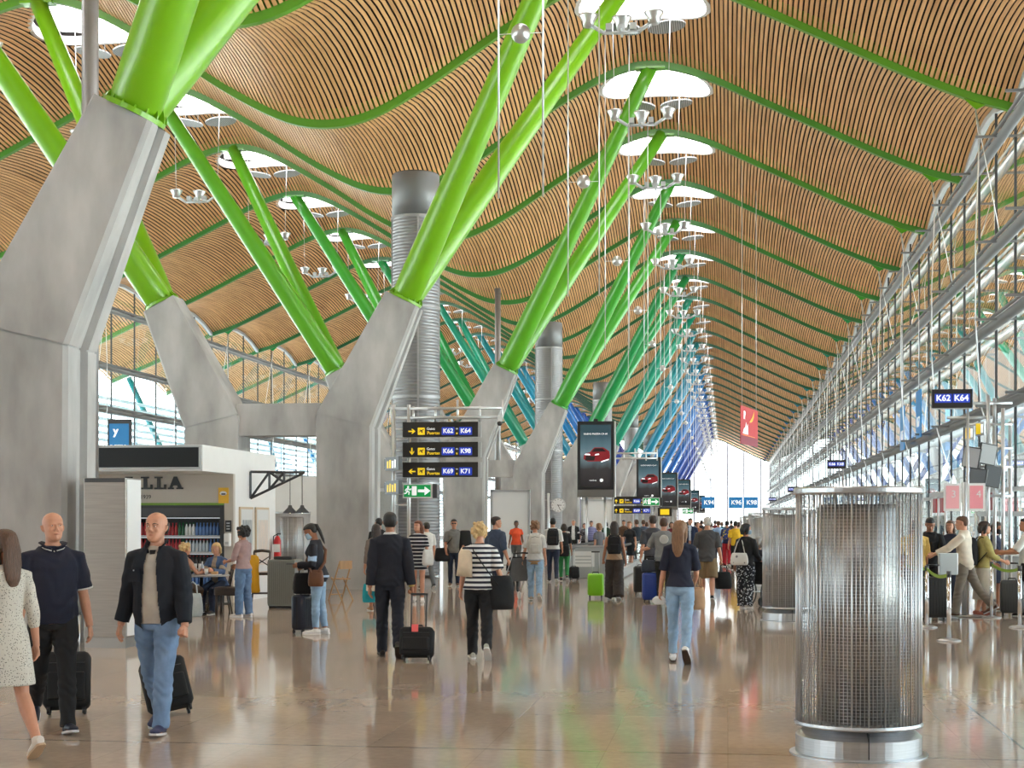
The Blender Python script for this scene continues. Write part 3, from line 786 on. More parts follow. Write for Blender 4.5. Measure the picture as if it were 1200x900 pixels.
def chair(name, x, y, rz, lab, wood, seat_h=.46, w_=.42, high=False, stool=False):
    c = empty(name, (x, y, 0), rz, lab, 'stool' if stool else 'chair')
    h = w_ / 2
    MB().rbox(-h, h, -h, h, seat_h - .05, seat_h, .03).build('seat', wood, c)
    for sx_ in (-1, 1):
        for sy_ in (-1, 1):
            MB().tube([(sx_ * (h + .02), sy_ * (h + .02), 0), (sx_ * (h - .04), sy_ * (h - .04), seat_h - .04)], [.016, .02], 8).build('leg', wood, c)
    if not stool:
        b = MB()
        for sx_ in (-1, 1): b.tube([(sx_ * (h - .04), h - .03, seat_h - .02), (sx_ * (h - .03), h + .06, seat_h + .42)], .018, 8)
        b.tube([(-(h - .03), h + .06, seat_h + .42), (0, h + .09, seat_h + .44), (h - .03, h + .06, seat_h + .42)], .03, 8)
        b.tube([(-(h - .04), h, seat_h + .12), (h - .04, h, seat_h + .32)], .012, 6).tube([((h - .04), h, seat_h + .12), (-(h - .04), h, seat_h + .32)], .012, 6)
        b.build('backrest', wood, c)
    st = MB()
    zz = seat_h * .38
    for a, b_ in (((-h, -h), (h, -h)), ((h, -h), (h, h)), ((h, h), (-h, h)), ((-h, h), (-h, -h))): st.tube([(*a, zz), (*b_, zz)], .011, 6)
    st.build('stretcher', wood, c)
    return c
x, y = pxy(307, 31.2); chair('high_chair', x, y, .3, 'tall dark bentwood bar chair beside the grey bin', M_TWOOD, .68, .38)
x, y = pxy(269, 28.0)
c = empty('bench_seat', (x, y, 0), .05, 'low dark brown upholstered stool right of the seated woman in denim', 'stool')
MB().rbox(-.24, .2, -.2, .2, .37, .52, .04).build('seat', mat('brown_leather', (.028, .017, .014), .5), c)
for sx_, sy_ in ((-.2, -.16), (.16, -.16), (-.2, .16), (.16, .16)): MB().tube([(sx_, sy_, 0), (sx_, sy_, .38)], .024, 8).build('leg', M_TWOOD, c)
x, y = pxy(262, 28.7); chair('cafe_chair', pxy(256, 28.75)[0], pxy(256, 28.75)[1], -1.15 + PI / 2 * 0, 'dark café chair under the seated woman in denim', M_TWOOD, .45, .42)
x, y = pxy(213, 28.2); chair('cafe_chair', x, y, 1.5, 'dark café chair under the seated blonde woman seen from behind', M_TWOOD, .45, .42)
x, y = pxy(400, 33.6)
c = empty('folding_chair', (x, y, 0), .9, 'light wooden folding chair leaning by the concrete pier', 'chair')
for s in (-1, 1):
    MB().tube([(s * .18, .22, 0), (s * .16, -.16, .85)], .018, 6).build('frame_leg', M_LWOOD, c); MB().tube([(s * .15, -.22, 0), (s * .15, .15, .5)], .016, 6).build('prop_leg', M_LWOOD, c)
MB().rbox(-.16, .16, -.14, .18, .45, .475, .02).build('seat', M_LWOOD, c); MB().box(-.165, .165, -.17, -.145, .68, .86).build('backrest', M_LWOOD, c)
MB().tube([(-.17, .17, .12), (.17, .17, .12)], .012, 6).build('rung', M_LWOOD, c)
# bin
x, y = pxy(334, 30.6)
b = empty('litter_bin', (x, y, 0), .0, 'grey ribbed rectangular litter bin by the shop wall', 'bin')
mb = MB(); mb.rbox(-.28, .28, -.26, .26, .04, .96, .02)
for j in range(19): mb.box(-.27 + j * .03 - .008, -.27 + j * .03 + .008, -.275, -.258, .08, .92)
mb.build('body', mat('bin_grey', (.22, .22, .20), .5, .2), b)
MB().box(-.26, .26, -.24, .24, 0, .05).build('plinth', M_BLACK, b); MB().rbox(-.19, .19, -.19, .19, .96, 1.02, .04).build('lid_opening', M_BLACK, b)
# yellow jacket hung on the high chair
x, y = pxy(297, 30.5)
rings = []
for z, w_, d_ in ((.30, .10, .04), (.33, .13, .06), (.55, .12, .08), (.8, .10, .07), (.95, .11, .06), (1.02, .09, .05), (1.05, .04, .03)):
    rings.append([(x + w_ * math.cos(a) * (1 + .12 * math.sin(5 * a + z * 7)), y + d_ * math.sin(a) * (1 + .2 * math.sin(4 * a)), z) for a in [2 * PI * j / 24 for j in range(24)]])
o = MB().ring_loft(rings, smooth=True).build('hanging_jacket', mat('mustard_cloth', lin((205, 150, 22)), .8))
tag(o, 'mustard yellow jacket hanging from the tall bar chair', 'jacket')
# ------------------------------------------------------------------ hanging signs and gantries
M_SIGN = mat('sign_black', (.018, .014, .012), .35)
M_YEL = mat('sign_yellow', lin((235, 200, 30)), .4, emit=.45)
M_LITW = mat('sign_lit_white', (.9, .92, .95), .4, emit=.55)
M_BLUE = mat('sign_blue', lin((28, 60, 185)), .4, emit=.35)
M_SGRN = mat('exit_green', lin((0, 140, 70)), .4, emit=.45)
M_POST = mat('post_silver', (.60, .62, .64), .28, .75)
def arrow(M, kind, s, parent):
    k = s
    pr = [(-.5, -.09), (.12, -.09), (-.1, -.33), (.1, -.33), (.5, 0), (.1, .33), (-.1, .33), (.12, .09), (-.5, .09)]
    a = {'r': 0, 'l': PI, 'd': -PI / 2, 'u': PI / 2}[kind]
    MB().prism([(x * k, y * k) for x, y in pr], M @ Matrix.Rotation(a, 4, 'Z'), .004).build('arrow', M_YEL, parent)
def plane_icon(M, s, parent):
    MB().rbox(-s / 2, s / 2, -s / 2, s / 2, 0, .004, s * .08, M=M).build('icon_tile', M_YEL, parent)
    pl = [(-.38, -.12), (-.30, -.14), (-.05, .0), (.12, -.28), (.2, -.26), (.14, .08), (.34, .2), (.36, .28), (.26, .28), (.06, .17), (-.26, .22), (-.3, .17), (-.1, .08), (-.26, -.02)]
    MB().prism([(x * s, y * s) for x, y in pl], M @ Matrix.Translation((0, 0, .004)), .003).build('plane_mark', M_SIGN, parent)
def gate_sign(root_label, x, y, z, kind, ga, gb, w_=2.25, h=.44):
    r = empty('direction_sign', (x, y, z), PSI * 0, root_label, 'sign', 'black gate direction signs')
    MB().rbox(-w_ / 2, w_ / 2, 0, .12, -h / 2, h / 2, .01).build('panel', M_SIGN, r)
    fm = MB(); fm.box(-w_ / 2 - .0, w_ / 2 + .09, .02, .1, -h / 2 - .02, -h / 2); fm.box(w_ / 2, w_ / 2 + .09, .02, .1, -h / 2, h / 2); fm.build('side_frame', M_GREY, r)
    def M(dx, dz): return face_mat((dx, -.001, dz))
    arrow(M(-.84, -.05), kind, .21, r); plane_icon(M(-.56, -.05), .21, r)
    text('gates_text', 'Gates', M(-.275, .02), .105, M_LITW, r, .003); text('puertas_text', 'Puertas', M(-.20, -.105), .125, M_YEL, r, .003, bold=.002)
    for dx, t in ((.24, ga), (.76, gb)):
        MB().rbox(-.19, .19, -.115, .115, 0, .003, .02, M=M(dx, -.05)).build('gate_tile', M_BLUE, r)
        text('gate_code', t, face_mat((dx, -.005, -.05)), .185, M_LITW, r, .003, bold=.004)
    text('to_text', 'to', M(.5, .02), .07, M_LITW, r, .003); text('a_text', 'a', M(.5, -.11), .1, M_YEL, r, .003, bold=.003)
    return r
def run_man(M, s, parent):
    m = MB()
    def bar(a, b, r): m.tube([(M @ Vector((*a, .004))), (M @ Vector((*b, .004)))], r * s, 6)
    sc = lambda q: (q[0] * s, q[1] * s)
    m.lathe([(.001, 0), (.08 * s, 0), (.08 * s, .005), (.001, .005)], M=M @ Matrix.Translation((.02 * s, .3 * s, 0)), n=12)
    for a, b in (((0, .2), (-.06, -.02)), ((-.06, -.02), (.12, -.1)), ((.12, -.1), (.06, -.3)), ((-.06, -.02), (-.14, -.18)), ((-.14, -.18), (-.32, -.2)), ((0, .18), (.16, .08)), ((.16, .08), (.26, .16)), ((0, .18), (-.16, .12)), ((-.16, .12), (-.2, -.02))):
        bar(sc(a), sc(b), .045)
    m.build('running_figure', M_LITW, parent)
def exit_sign(lab, x, y, z, w_=.88, h=.42):
    r = empty('exit_sign', (x, y, z), 0, lab, 'exit sign', 'green exit signs')
    MB().rbox(-w_ / 2, w_ / 2, 0, .1, -h / 2, h / 2, .01).build('case', M_WHITE, r)
    MB().box(-w_ / 2 + .04, w_ / 2 - .04, -.006, 0, -h / 2 + .035, h / 2 - .035).build('green_face', M_SGRN, r)
    MB().box(w_ / 2 + .02, w_ / 2 + .14, .0, .1, -h / 2, h / 2).build('end_box', M_DARK, r)
    run_man(face_mat((-.28, -.006, 0)), .38, r)
    MB().prism([(-.02, -.13), (.12, -.13), (.12, .14), (-.02, .14)], face_mat((-.14, -.006, 0)), .004).build('door_mark', M_LITW, r)
    pr = [(-.2, -.04), (.0, -.04), (.0, -.13), (.17, 0), (.0, .13), (.0, .04), (-.2, .04)]
    MB().prism(pr, face_mat((.22, -.006, 0)), .004).build('arrow', M_LITW, r)
    return r
def gantry(x0, x1, y, top, lab, posts):
    r = empty('sign_gantry', (0, 0, 0), 0, lab, 'gantry')
    for px_ in posts: MB().tube([(px_, y, 0), (px_, y, top + .12)], .055, 10).build('post', M_POST, r)
    for dz in (0, -.27): MB().tube([(x0, y, top + dz), (x1, y, top + dz)], .045, 8).build('rail', M_POST, r)
    n = 5
    for i in range(n + 1):
        x = x0 + (x1 - x0) * i / n; MB().tube([(x, y, top - .4), (x, y, top + (.25 if i in (3, 5) else .06))], .035, 8).build('stub_post', M_POST, r)
    for i in range(8): MB().tube([(posts[0], y, top - .6 - i * .32), (posts[1], y, top - .6 - i * .32)], .025, 6).build('rung', M_POST, r)
    return r
GX, GY = -8.35, yat(-8.35, 45.)
gantry(-9.85, -6.55, GY + .22, 5.05, 'silver tube gantry carrying three black gate signs before the air duct', (-9.78, -9.33))
for lab, dz, kd, a, b in (('black gate sign with right arrow, K62 to K64, top of three', 4.42, 'r', 'K62', 'K64'), ('black gate sign with down arrow, K66 to K98, middle of three', 3.83, 'd', 'K66', 'K98'), ('black gate sign with left arrow, K69 to K71, lowest of three', 3.24, 'l', 'K69', 'K71')):
    gate_sign(lab, GX, GY, dz, kd, a, b)
exit_sign('green exit sign with running figure under the three gate signs', GX - .68, GY, 2.62)
for z, lab, cc in ((3.42, 'grey sign edge-on with yellow and blue marks, left of the gantry', M_LITW), (2.72, 'grey sign edge-on with yellow marks, lower left of the gantry', M_YEL)):
    r = empty('side_sign', (GX - 1.42, GY - .1, z), -.95, lab, 'sign')
    MB().rbox(-.5, .5, 0, .12, -.2, .2, .01).build('panel', mat('side_sign_grey', (.05, .052, .055), .4), r)
    for q in range(4): MB().box(-.36 + q * .18, -.25 + q * .18, -.006, 0, -.13, .08 + .03 * (q % 2)).build('mark', M_YEL if q < 2 else cc, r)
    MB().box(-.62, -.5, .02, .1, -.15, .15).build('end_box', M_DARK, r)
# camera on the gantry end
r = empty('security_camera', (-6.6, GY + .1, 4.62), 0, 'small dome camera hanging at the right end of the gantry', 'camera')
MB().box(-.05, .05, -.05, .05, 0, .2).build('housing', M_WHITE, r); MB().ball((0, 0, -.03), .08, 12).build('dome', M_BLACK, r)
# second gantry
GX2 = -5.2; GY2 = yat(GX2, 81.)
gantry(-6.6, -3.7, GY2 + .22, 5.35, 'silver tube gantry farther along the hall by the second screen', (-6.4, -5.95))
gate_sign('black gate sign on the farther gantry, upper of two', GX2 + .2, GY2, 2.86, 'u', 'K66', 'K98', 1.9, .40); gate_sign('black gate sign on the farther gantry, lower of two', GX2 + .2, GY2, 2.36, 'u', 'K69', 'K71', 1.9, .40)
p = at(763, 588, 79); exit_sign('green exit sign beneath the second advertising screen', p.x, p.y, p.z)
p = at(806, 599, 118); exit_sign('small green exit sign far along the hall under the fourth screen', p.x, p.y, p.z)
p = at(779, 600, 110)
r = empty('small_yellow_sign', p, 0, 'small yellow pictogram sign far along the hall', 'sign'); MB().box(-.5, .5, 0, .1, -.3, .3).build('panel', M_SIGN, r); MB().box(-.32, .32, -.006, 0, -.2, .2).build('yellow_face', M_YEL, r)

# advertising screens
m, nt, b, out = nodes('ad_backdrop')
tc = nt.nodes.new('ShaderNodeTexCoord'); sx_n = nt.nodes.new('ShaderNodeSeparateXYZ'); nt.links.new(tc.outputs['Generated'], sx_n.inputs[0])
cr = nt.nodes.new('ShaderNodeValToRGB'); e = cr.color_ramp.elements
e[0].position = 0.; e[0].color = (.012, .011, .012, 1); e[1].position = 1.; e[1].color = (.02, .045, .06, 1)
for pz, c in ((.38, (.03, .028, .03, 1)), (.6, (.10, .16, .19, 1)), (.72, (.06, .11, .14, 1))): q = e.new(pz); q.color = c
nz = nt.nodes.new('ShaderNodeTexNoise'); nz.inputs['Scale'].default_value = 3
ad = nt.nodes.new('ShaderNodeMath'); ad.operation = 'MULTIPLY_ADD'; ad.inputs[1].default_value = .18; 
nt.links.new(nz.outputs[0], ad.inputs[0]); nt.links.new(sx_n.outputs['Z'], ad.inputs[2]); nt.links.new(ad.outputs[0], cr.inputs[0])
nt.links.new(cr.outputs[0], b.inputs['Base Color']); nt.links.new(cr.outputs[0], b.inputs['Emission Color']); b.inputs['Emission Strength'].default_value = .8; b.inputs['Roughness'].default_value = .15
M_AD = m
M_CAR = mat('ad_car_red', lin((120, 20, 30)), .3, emit=.5); M_CARD = mat('ad_car_dark', (.02, .012, .014), .3); M_HEAD = mat('ad_headlight', (.8, .88, .95), .3, emit=1.)
sc0 = empty('advertising_screen')
W2, H2 = .70, 1.3
MB().rbox(-W2, W2, 0, .24, -H2 - .27, H2, .03).build('housing', M_BLACK, sc0)
MB().box(-W2 + .02, W2 - .02, -.012, .0, -H2 - .27, -H2 + .02).build('lower_panel', mat('screen_lower_grey', (.16, .155, .15), .4, .4), sc0)
MB().box(W2, W2 + .05, .0, .24, -H2 - .27, H2).build('side_strip', M_POST, sc0)
MB().box(-W2 + .12, W2 - .12, -.008, 0, -H2 + .12, H2 - .13).build('screen_face', M_AD, sc0)
def car(parent):
    bd = [(-.46, -.1), (-.44, .06), (-.36, .12), (-.22, .15), (-.05, .33), (.30, .33), (.52, .18), (.55, 0), (.5, -.16), (.3, -.2), (-.3, -.2)]
    MB().prism([(x, y) for x, y in bd], face_mat((0, -.009, -.02)), .003).build('car_body', M_CAR, parent)
    MB().prism([(-.16, .16), (-.02, .30), (.26, .30), (.40, .18)], face_mat((0, -.012, -.02)), .003).build('car_window', M_CARD, parent)
    MB().prism([(-.40, -.16), (-.05, -.16), (-.02, .0), (-.36, .02)], face_mat((0, -.012, -.02)), .003).build('car_grille', M_CARD, parent)
    for poly in ([(-.42, .05), (-.2, .04), (-.22, .09), (-.38, .1)], [(-.04, .03), (.14, .05), (.12, .1), (.0, .08)], [(.2, -.24), (.5, -.14), (.5, -.10), (.22, -.19)]):
        MB().prism(poly, face_mat((0, -.0155, -.02)), .003).build('car_light', M_HEAD, parent)
car(sc0)
text('headline', 'NUEVO MAZDA CX-60', face_mat((0, -.010, .82)), .088, M_LITW, sc0, .003)
text('footer', 'mazda.es', face_mat((-.1, -.010, -.93)), .075, M_LITW, sc0, .003); MB().lathe([(.05, 0), (.065, 0), (.065, .004), (.05, .004)], M=face_mat((.22, -.010, -.93)), n=18).build('footer_ring', M_LITW, sc0)
MB().box(-.08, .08, .08, .16, H2, H2 + .1).build('top_cap', M_BLACK, sc0)
SCR = [(698, 534, 58., 'largest advertising screen with a dark red car, nearest of the row'), (760, 562, 89, 'second advertising screen of the row, above an exit sign'), (783, 573.5, 118, 'third advertising screen of the row'), (801, 577, 153, 'fourth advertising screen of the row, small and far'), (813, 586, 200, 'fifth advertising screen of the row, far away'), (821, 590, 250, 'last and farthest advertising screen of the row')]
for i, (px, py, d, lab) in enumerate(SCR):
    o = sc0 if i == 0 else copy_tree(sc0)
    p = at(px, py, d); o.location = p; tag(o, lab, 'screen', 'hanging advertising screens')
    for sx_ in (-.35, .35):
        po = MB().tube([(sx_, .12, -p.z), (sx_, .12, -H2 - .26)], .05, 8).build('support_post', M_POST, o)
# clock
p = at(654, 592, 57)
r = empty('station_clock', p, 0, 'round white clock on a post beside the concrete piers', 'clock')
MB().lathe([(.001, 0), (.27, 0), (.27, .14), (.001, .14)], M=face_mat((0, .14, 0)), n=32, smooth=False).build('case', M_GREY, r)
MB().lathe([(.001, 0), (.25, 0), (.25, .006), (.001, .006)], M=face_mat((0, 0, 0)), n=32, smooth=False).build('dial', M_WHITE, r)
for j in range(12):
    MB().box(-.008, .008, .19, .235, 0, .004, M=face_mat((0, -.006, 0)) @ Matrix.Rotation(j * PI / 6, 4, 'Z')).build('hour_mark', M_BLACK, r)
for a, l in ((-1.6, .13), (-2.7, .2)): MB().box(-.01, .01, -.03, l, 0, .004, M=face_mat((0, -.011, 0)) @ Matrix.Rotation(a, 4, 'Z')).build('hand', M_BLACK, r)
MB().tube([(-.36, .07, -p.z), (-.36, .07, .45)], .05, 10).tube([(-.36, .07, .15), (0, .07, .15)], .025, 6).tube([(-.36, .07, -.15), (0, .07, -.15)], .025, 6).build('post', M_POST, r)

# gate signs on the right
def k_sign(px, py, d, ta, tb, lab):
    p = at(px, py, d)
    r = empty('gate_number_sign', p, 0, lab, 'sign', 'black gate number signs')
    MB().rbox(-.36, .36, 0, .1, -.17, .17, .008).build('panel', M_SIGN, r)
    MB().box(-.36, .36, .01, .09, -.19, -.17).build('bottom_lip', M_GREY, r)
    for dx, t in ((-.16, ta), (.16, tb)):
        MB().box(dx - .15, dx + .15, -.003, 0, -.075, .085).build('blue_tile', M_BLUE, r)
        text('gate_code', t, face_mat((dx, -.004, .005)), .155, M_LITW, r, .003, bold=.003)
    for dx in (.28,): MB().tube([(dx, .05, -p.z), (dx, .05, -.18)], .025, 8).build('post', M_POST, r)
    return r
k_sign(1116, 467, 28., 'K62', 'K64', 'black K62 K64 gate sign high at the right, nearest of its kind')
k_sign(980, 544, 61, 'K66', 'K68', 'black gate number sign above the near air column, second along the hall')
k_sign(930, 573.5, 95, 'K72', 'K74', 'small black gate number sign, third along the right side')
k_sign(905, 585, 135, 'K76', 'K78', 'tiny black gate number sign far along the right side')
M_GB = mat('blue_gate_board', lin((38, 120, 180)), .4, emit=.25)
def blue_board(lab, px, py, d, w_, h, t, rz=0):
    p = at(px, py, d); r = empty('blue_gate_board', p, rz, lab, 'sign', 'blue gate boards')
    MB().box(-w_ / 2, w_ / 2, 0, .08, -h / 2, h / 2).build('panel', M_GB, r)
    if t: text('gate_code', t, face_mat((.05 * w_, -.004, 0)), h * .55, M_LITW, r, .004, bold=.01)
    MB().tube([(0, .04, -p.z), (0, .04, -h / 2)], .05, 6).build('post', M_POST, r)
blue_board('blue gate board reading K94 at the bright end of the hall', 830, 589, 190, 1.6, 1.4, 'K94')
blue_board('blue gate board reading K96 at the bright end of the hall', 862, 589, 190, 1.7, 1.4, 'K96'); blue_board('blue gate board reading K98 at the bright end of the hall', 880, 589, 190, 1.7, 1.4, 'K98')
for px, d, z, t, lab in ((1057, 60.6, 5.4, 'K65', 'blue vertical gate banner inside the right glass wall, farther one'), (1076, 55.4, 5.6, 'K67', 'blue vertical gate banner inside the right glass wall, nearer one')):
    p = at(px, HZ, d); r = empty('blue_banner', (p.x, p.y, z), -PI / 2 + .0, lab, 'banner')
    MB().box(-.7, .7, 0, .04, -.85, .85).build('panel', M_GB, r); text('gate_code', t, face_mat((0, -.003, -.3)), .5, M_LITW, r, .004, bold=.01)
    MB().tube([(0, .02, .85), (0, .02, 4.5)], .012, 5).build('cable', M_ROD, r)
# K71 totem behind the shop
p = at(139.5, HZ, 48); r = empty('gate_totem', (p.x, p.y, 0), .1, 'blue K71 gate totem with dark frame rising behind the snack shop', 'sign')
MB().rbox(-.37, .37, 0, .16, .0, 4.92, .02).build('frame', M_DARK, r); MB().box(-.31, .31, -.01, 0, 2.2, 4.78).build('blue_face', M_GB, r)
text('letter_y', 'y', face_mat((-.1, -.014, 4.55)), .34, M_LITW, r, .004, bold=.012); text('gate_code', 'K71', face_mat((.0, -.014, 3.98)), .34, M_LITW, r, .004, bold=.012)
# red banner
p0 = at(868, HZ, 60); p1 = at(888, HZ, 63.3); ang = math.atan2(p1.y - p0.y, p1.x - p0.x); wd = (p1 - p0).length
r = empty('hanging_banner', (p0.x, p0.y, 5.5), ang, 'red hanging banner with an airline emblem below the roof', 'banner')
MB().box(0, wd, 0, .02, -.72, .78).build('cloth', mat('banner_red', lin((172, 32, 40)), .6), r)
MB().box(0, wd, -.004, 0, -.72, -.38).build('lower_band', mat('banner_dark_red', lin((120, 28, 50)), .6), r)
Mb = lambda x, z: face_mat((x, -.006, z)); text('ib_text', 'IB', Mb(.75, .42), .42, M_LITW, r, .004, bold=.02)
MB().prism([(-.5, -.22), (.1, .02), (.5, .28), (.42, .05), (.15, -.14), (-.1, -.2)], Mb(2.2, .42), .004).build('swoosh', mat('swoosh_gold', lin((235, 165, 40)), .5), r)
MB().prism([(-.6, -.22), (.45, -.22), (.4, .2), (.2, .02), (.05, .25), (-.1, .0), (-.3, .02)], Mb(.98, -.08), .004).build('white_emblem', M_LITW, r)
MB().box(.4, 2.9, -.006, 0, -.36, -.345).build('rule', mat('swoosh_gold', (1, 1, 1)), r)
for x in (.3, wd - .3): MB().tube([(x, .01, .78), (x, .01, 9.8 if x > 1 else 10.2)], .012, 5).build('cable', M_ROD, r)

# pink posters on a pole
def floor_px(px, d): q = at(px, HZ, d); return q.x, q.y
x, y = floor_px(1130, 27.6)
r = empty('poster_stand', (x, y, 0), 0, 'silver pole with two pink numbered posters at the gate queue', 'poster stand')
MB().tube([(0, 0, .03), (0, 0, 2.42)], .045, 12).build('pole', M_POST, r); MB().rbox(-.34, .34, -.16, .16, 0, .03, .03).build('base_plate', M_STEEL, r)
for dx, t, c in ((-.215, '3', (238, 172, 180)), (.20, '4', (232, 150, 162))):
    MB().box(dx - .155, dx + .155, -.07, -.05, 1.90, 2.40).build('poster_frame', M_WHITE, r)
    MB().box(dx - .115, dx + .115, -.075, -.07, 1.945, 2.355).build('pink_print', mat('pink_print_' + t, lin(c), .5), r)
    text('number', t, face_mat((dx + (.02 if t == '3' else .04), -.077, 2.2)), .18, M_WHITE, r, .003)
# belt stanchions
M_BELT = mat('belt_lime', lin((120, 150, 40)), .7)
STN = [(1086, 24.8, 'stanchion post with lime belt beside the foreground air column'), (1112, 22.0, 'nearest stanchion post of the gate queue, left of the poster stand'), (1162, 27.3, 'stanchion post between the poster stand and the right frame edge'), (1195, 24.8, 'stanchion post at the right frame edge')]
sp = []
for px, d, lab in STN:
    x, y = floor_px(px, d); sp.append(Vector((x, y, 0)))
    r = empty('belt_stanchion', (x, y, 0), 0, 'silver ' + lab, 'stanchion', 'belt stanchions at the gate')
    MB().lathe([(.01, 0), (.17, 0), (.17, .012), (.12, .03), (.035, .04), (.01, .04)], n=28).build('base', M_STEEL, r)
    MB().cyl((0, 0), .032, .04, .92, 16).build('post', mat('chrome_post', (.7, .71, .73), .12, .95), r)
    MB().lathe([(.01, .92), (.034, .92), (.034, 1.0), (.01, 1.0)], n=16).build('belt_head', M_DARK, r)
def belt(a, b, lab, sag=.07):
    rings = []
    dirv = (b - a).normalized(); nx_ = Vector((-dirv.y, dirv.x, 0)) * .003
    for i in range(13):
        t = i / 12; p = a.lerp(b, t); z = .95 - sag * 4 * t * (1 - t)
        rings.append([p + nx_ + Vector((0, 0, z - .025)), p - nx_ + Vector((0, 0, z - .025)), p - nx_ + Vector((0, 0, z + .025)), p + nx_ + Vector((0, 0, z + .025))])
    tag(MB().ring_loft(rings).build('queue_belt', M_BELT), lab, 'belt')
belt(sp[0], sp[1], 'lime green belt between the two left stanchion posts'); belt(sp[2], sp[3], 'lime green belt between the two right stanchion posts')
x, y = floor_px(1060, 27.5); belt(Vector((x, y, 0)), sp[0], 'lime green belt running behind the foreground air column', .03)
# gate mast with monitors
x, y = floor_px(1158, 29.)
r = empty('gate_mast', (x, y, 0), 0, 'silver multi-pole gate mast carrying tilted monitors at the right', 'mast')
for dx, dy, h in ((0, 0, 4.1), (.13, .1, 4.05), (.27, .0, 3.85), (.42, .1, 3.6)): MB().tube([(dx, dy, 0), (dx, dy, h)], .035, 10).build('pole', M_POST, r)
for z in (1.1, 2.2, 2.75, 3.1, 3.55, 3.95): MB().tube([(-.35, .05, z), (.45, .05, z)], .025, 6).build('cross_rail', M_POST, r)
for z in (3.95, 3.68): MB().tube([(-.75, .05, z), (.1, .05, z)], .03, 6).build('sign_arm', M_POST, r)
def monitor(dx, dz, tilt, face, lab):
    o = empty('gate_monitor', (x + dx, y - .12, dz), 0, lab, 'monitor', 'tilted gate monitors')
    o.rotation_euler = (0, .18, tilt)
    MB().rbox(-.17, .17, 0, .05, -.2, .2, .012).build('bezel', M_BLACK, o); MB().box(-.15, .15, -.004, 0, -.18, .18).build('screen', face, o)
    MB().box(-.03, .03, .05, .14, -.03, .03).build('bracket', M_GREY, o)
M_SCG = mat('screen_grey', (.30, .31, .32), .25, emit=.15); M_SCD = mat('screen_off', (.05, .052, .058), .2)
monitor(-.33, 2.92, -.5, M_SCG, 'grey lit gate monitor, upper left on the silver mast'); monitor(-.02, 2.98, .3, M_SCG, 'grey lit gate monitor, upper right on the silver mast')
monitor(-.22, 2.52, -.5, M_SCD, 'dark gate monitor, lower left on the silver mast'); monitor(.06, 2.56, .3, M_SCD, 'dark gate monitor, lower right on the silver mast')
for dx, dz, lab in ((-.36, 3.38, 'small yellow pictogram plate on the silver mast, left one'), (-.17, 3.46, 'small yellow pictogram plate on the silver mast, right one')):
    o = empty('pictogram_plate', (x + dx, y - .1, dz), -.9, lab, 'sign'); MB().box(-.11, .11, 0, .04, -.13, .13).build('plate', M_GREY, o); MB().box(-.09, .02, -.004, 0, -.1, .1).build('yellow_mark', M_YEL, o); MB().box(.03, .08, -.004, 0, -.08, .08).build('white_mark', M_LITW, o)
# gate barrier portals by the right wall
for i, (yy, lab) in enumerate(((41., 'steel gate portal with red panels by the right glass wall, nearer one'), (50., 'steel gate portal by the right glass wall, farther one'))):
    r = empty('gate_portal', (6.6, yy, 0), 0, lab, 'portal')
    for dy in (-1.6, 0, 1.6): MB().tube([(0, dy, 0), (0, dy, 2.55)], .04, 8).build('post', M_POST, r)
    MB().box(-.06, .06, -1.8, 1.8, 2.5, 2.65).build('lintel', M_GREY, r); MB().box(-.03, .03, -1.7, 1.7, 1.0, 1.08).build('hand_rail', M_POST, r)
    for dy in (-.8, .8): MB().box(-.03, .03, dy - .35, dy + .35, 2.0, 2.45).build('red_panel', mat('gate_red', lin((150, 40, 50)), .4), r)
    for dy in (-1.55, .05): MB().box(-.008, .008, dy, dy + 1.5, .1, 1.9).build('glass_leaf', M_CLEAR, r)
x, y = floor_px(1185, 30.5)
r = empty('gate_counter', (x + .15, y + .4, 0), 0, 'grey gate counter with glass top behind the queue at the right edge', 'counter')
MB().rbox(-.7, .9, -.25, .25, 0, 1.02, .03).build('body', M_GREY, r); MB().box(-.72, .92, -.3, .3, 1.02, 1.06).build('worktop', M_WHITE, r)
MB().box(-.75, .95, -.06, .06, 1.82, 1.92).build('cross_bar', M_GREY, r)
for sx_ in (-.7, .9): MB().tube([(sx_, 0, 1.06), (sx_, 0, 1.9)], .03, 8).build('bar_post', M_POST, r)
# moving walkway entrance
M_STRIP = mat('walkway_panel', (.42, .45, .47), .3, .5)
for dx, lab in ((0, 'left balustrade of the moving walkway with a pasted notice'), (1.5, 'right balustrade of the moving walkway')):
    x0 = -4.75 + dx; ya, yb = yat(x0, 45.5), yat(x0, 75.)
    r = empty('walkway_balustrade', (x0, ya, 0), 0, lab, 'balustrade', 'moving walkway balustrades')
    L = yb - ya
    MB().rbox(-.14, .14, 0, L, 0, .34, .1).build('skirt', M_STRIP, r)
    MB().box(-.012, .012, .2, L, .34, .92).build('glass_side', M_CLEAR, r)
    MB().tube([(0, .35, .30), (0, .08, .45), (0, 0, .66), (0, .08, .88), (0, .3, .97), (0, L, .97)], .045, 10).build('handrail', M_BLACK, r)
    if dx == 0:
        MB().box(.146, .15, 1.0, 4., .42, .85).build('paper_notice', M_WHITE, r)
r = empty('walkway_notice', (-4.1, yat(-4.1, 46.5), 0), .15, 'silver walkway end panel with a white pasted notice', 'panel')
MB().rbox(-.75, .75, 0, .12, 0, .95, .04).build('panel', M_STRIP, r); MB().box(-.55, .1, -.005, 0, .35, .82).build('white_notice', M_WHITE, r)
for q in range(3): MB().box(-.48, .0, -.008, -.005, .45 + q * .1, .48 + q * .1).build('text_line', M_GREY, r)
MB().box(-.75, .75, -.03, .15, .95, 1.0).build('top_rail', M_STEEL, r)
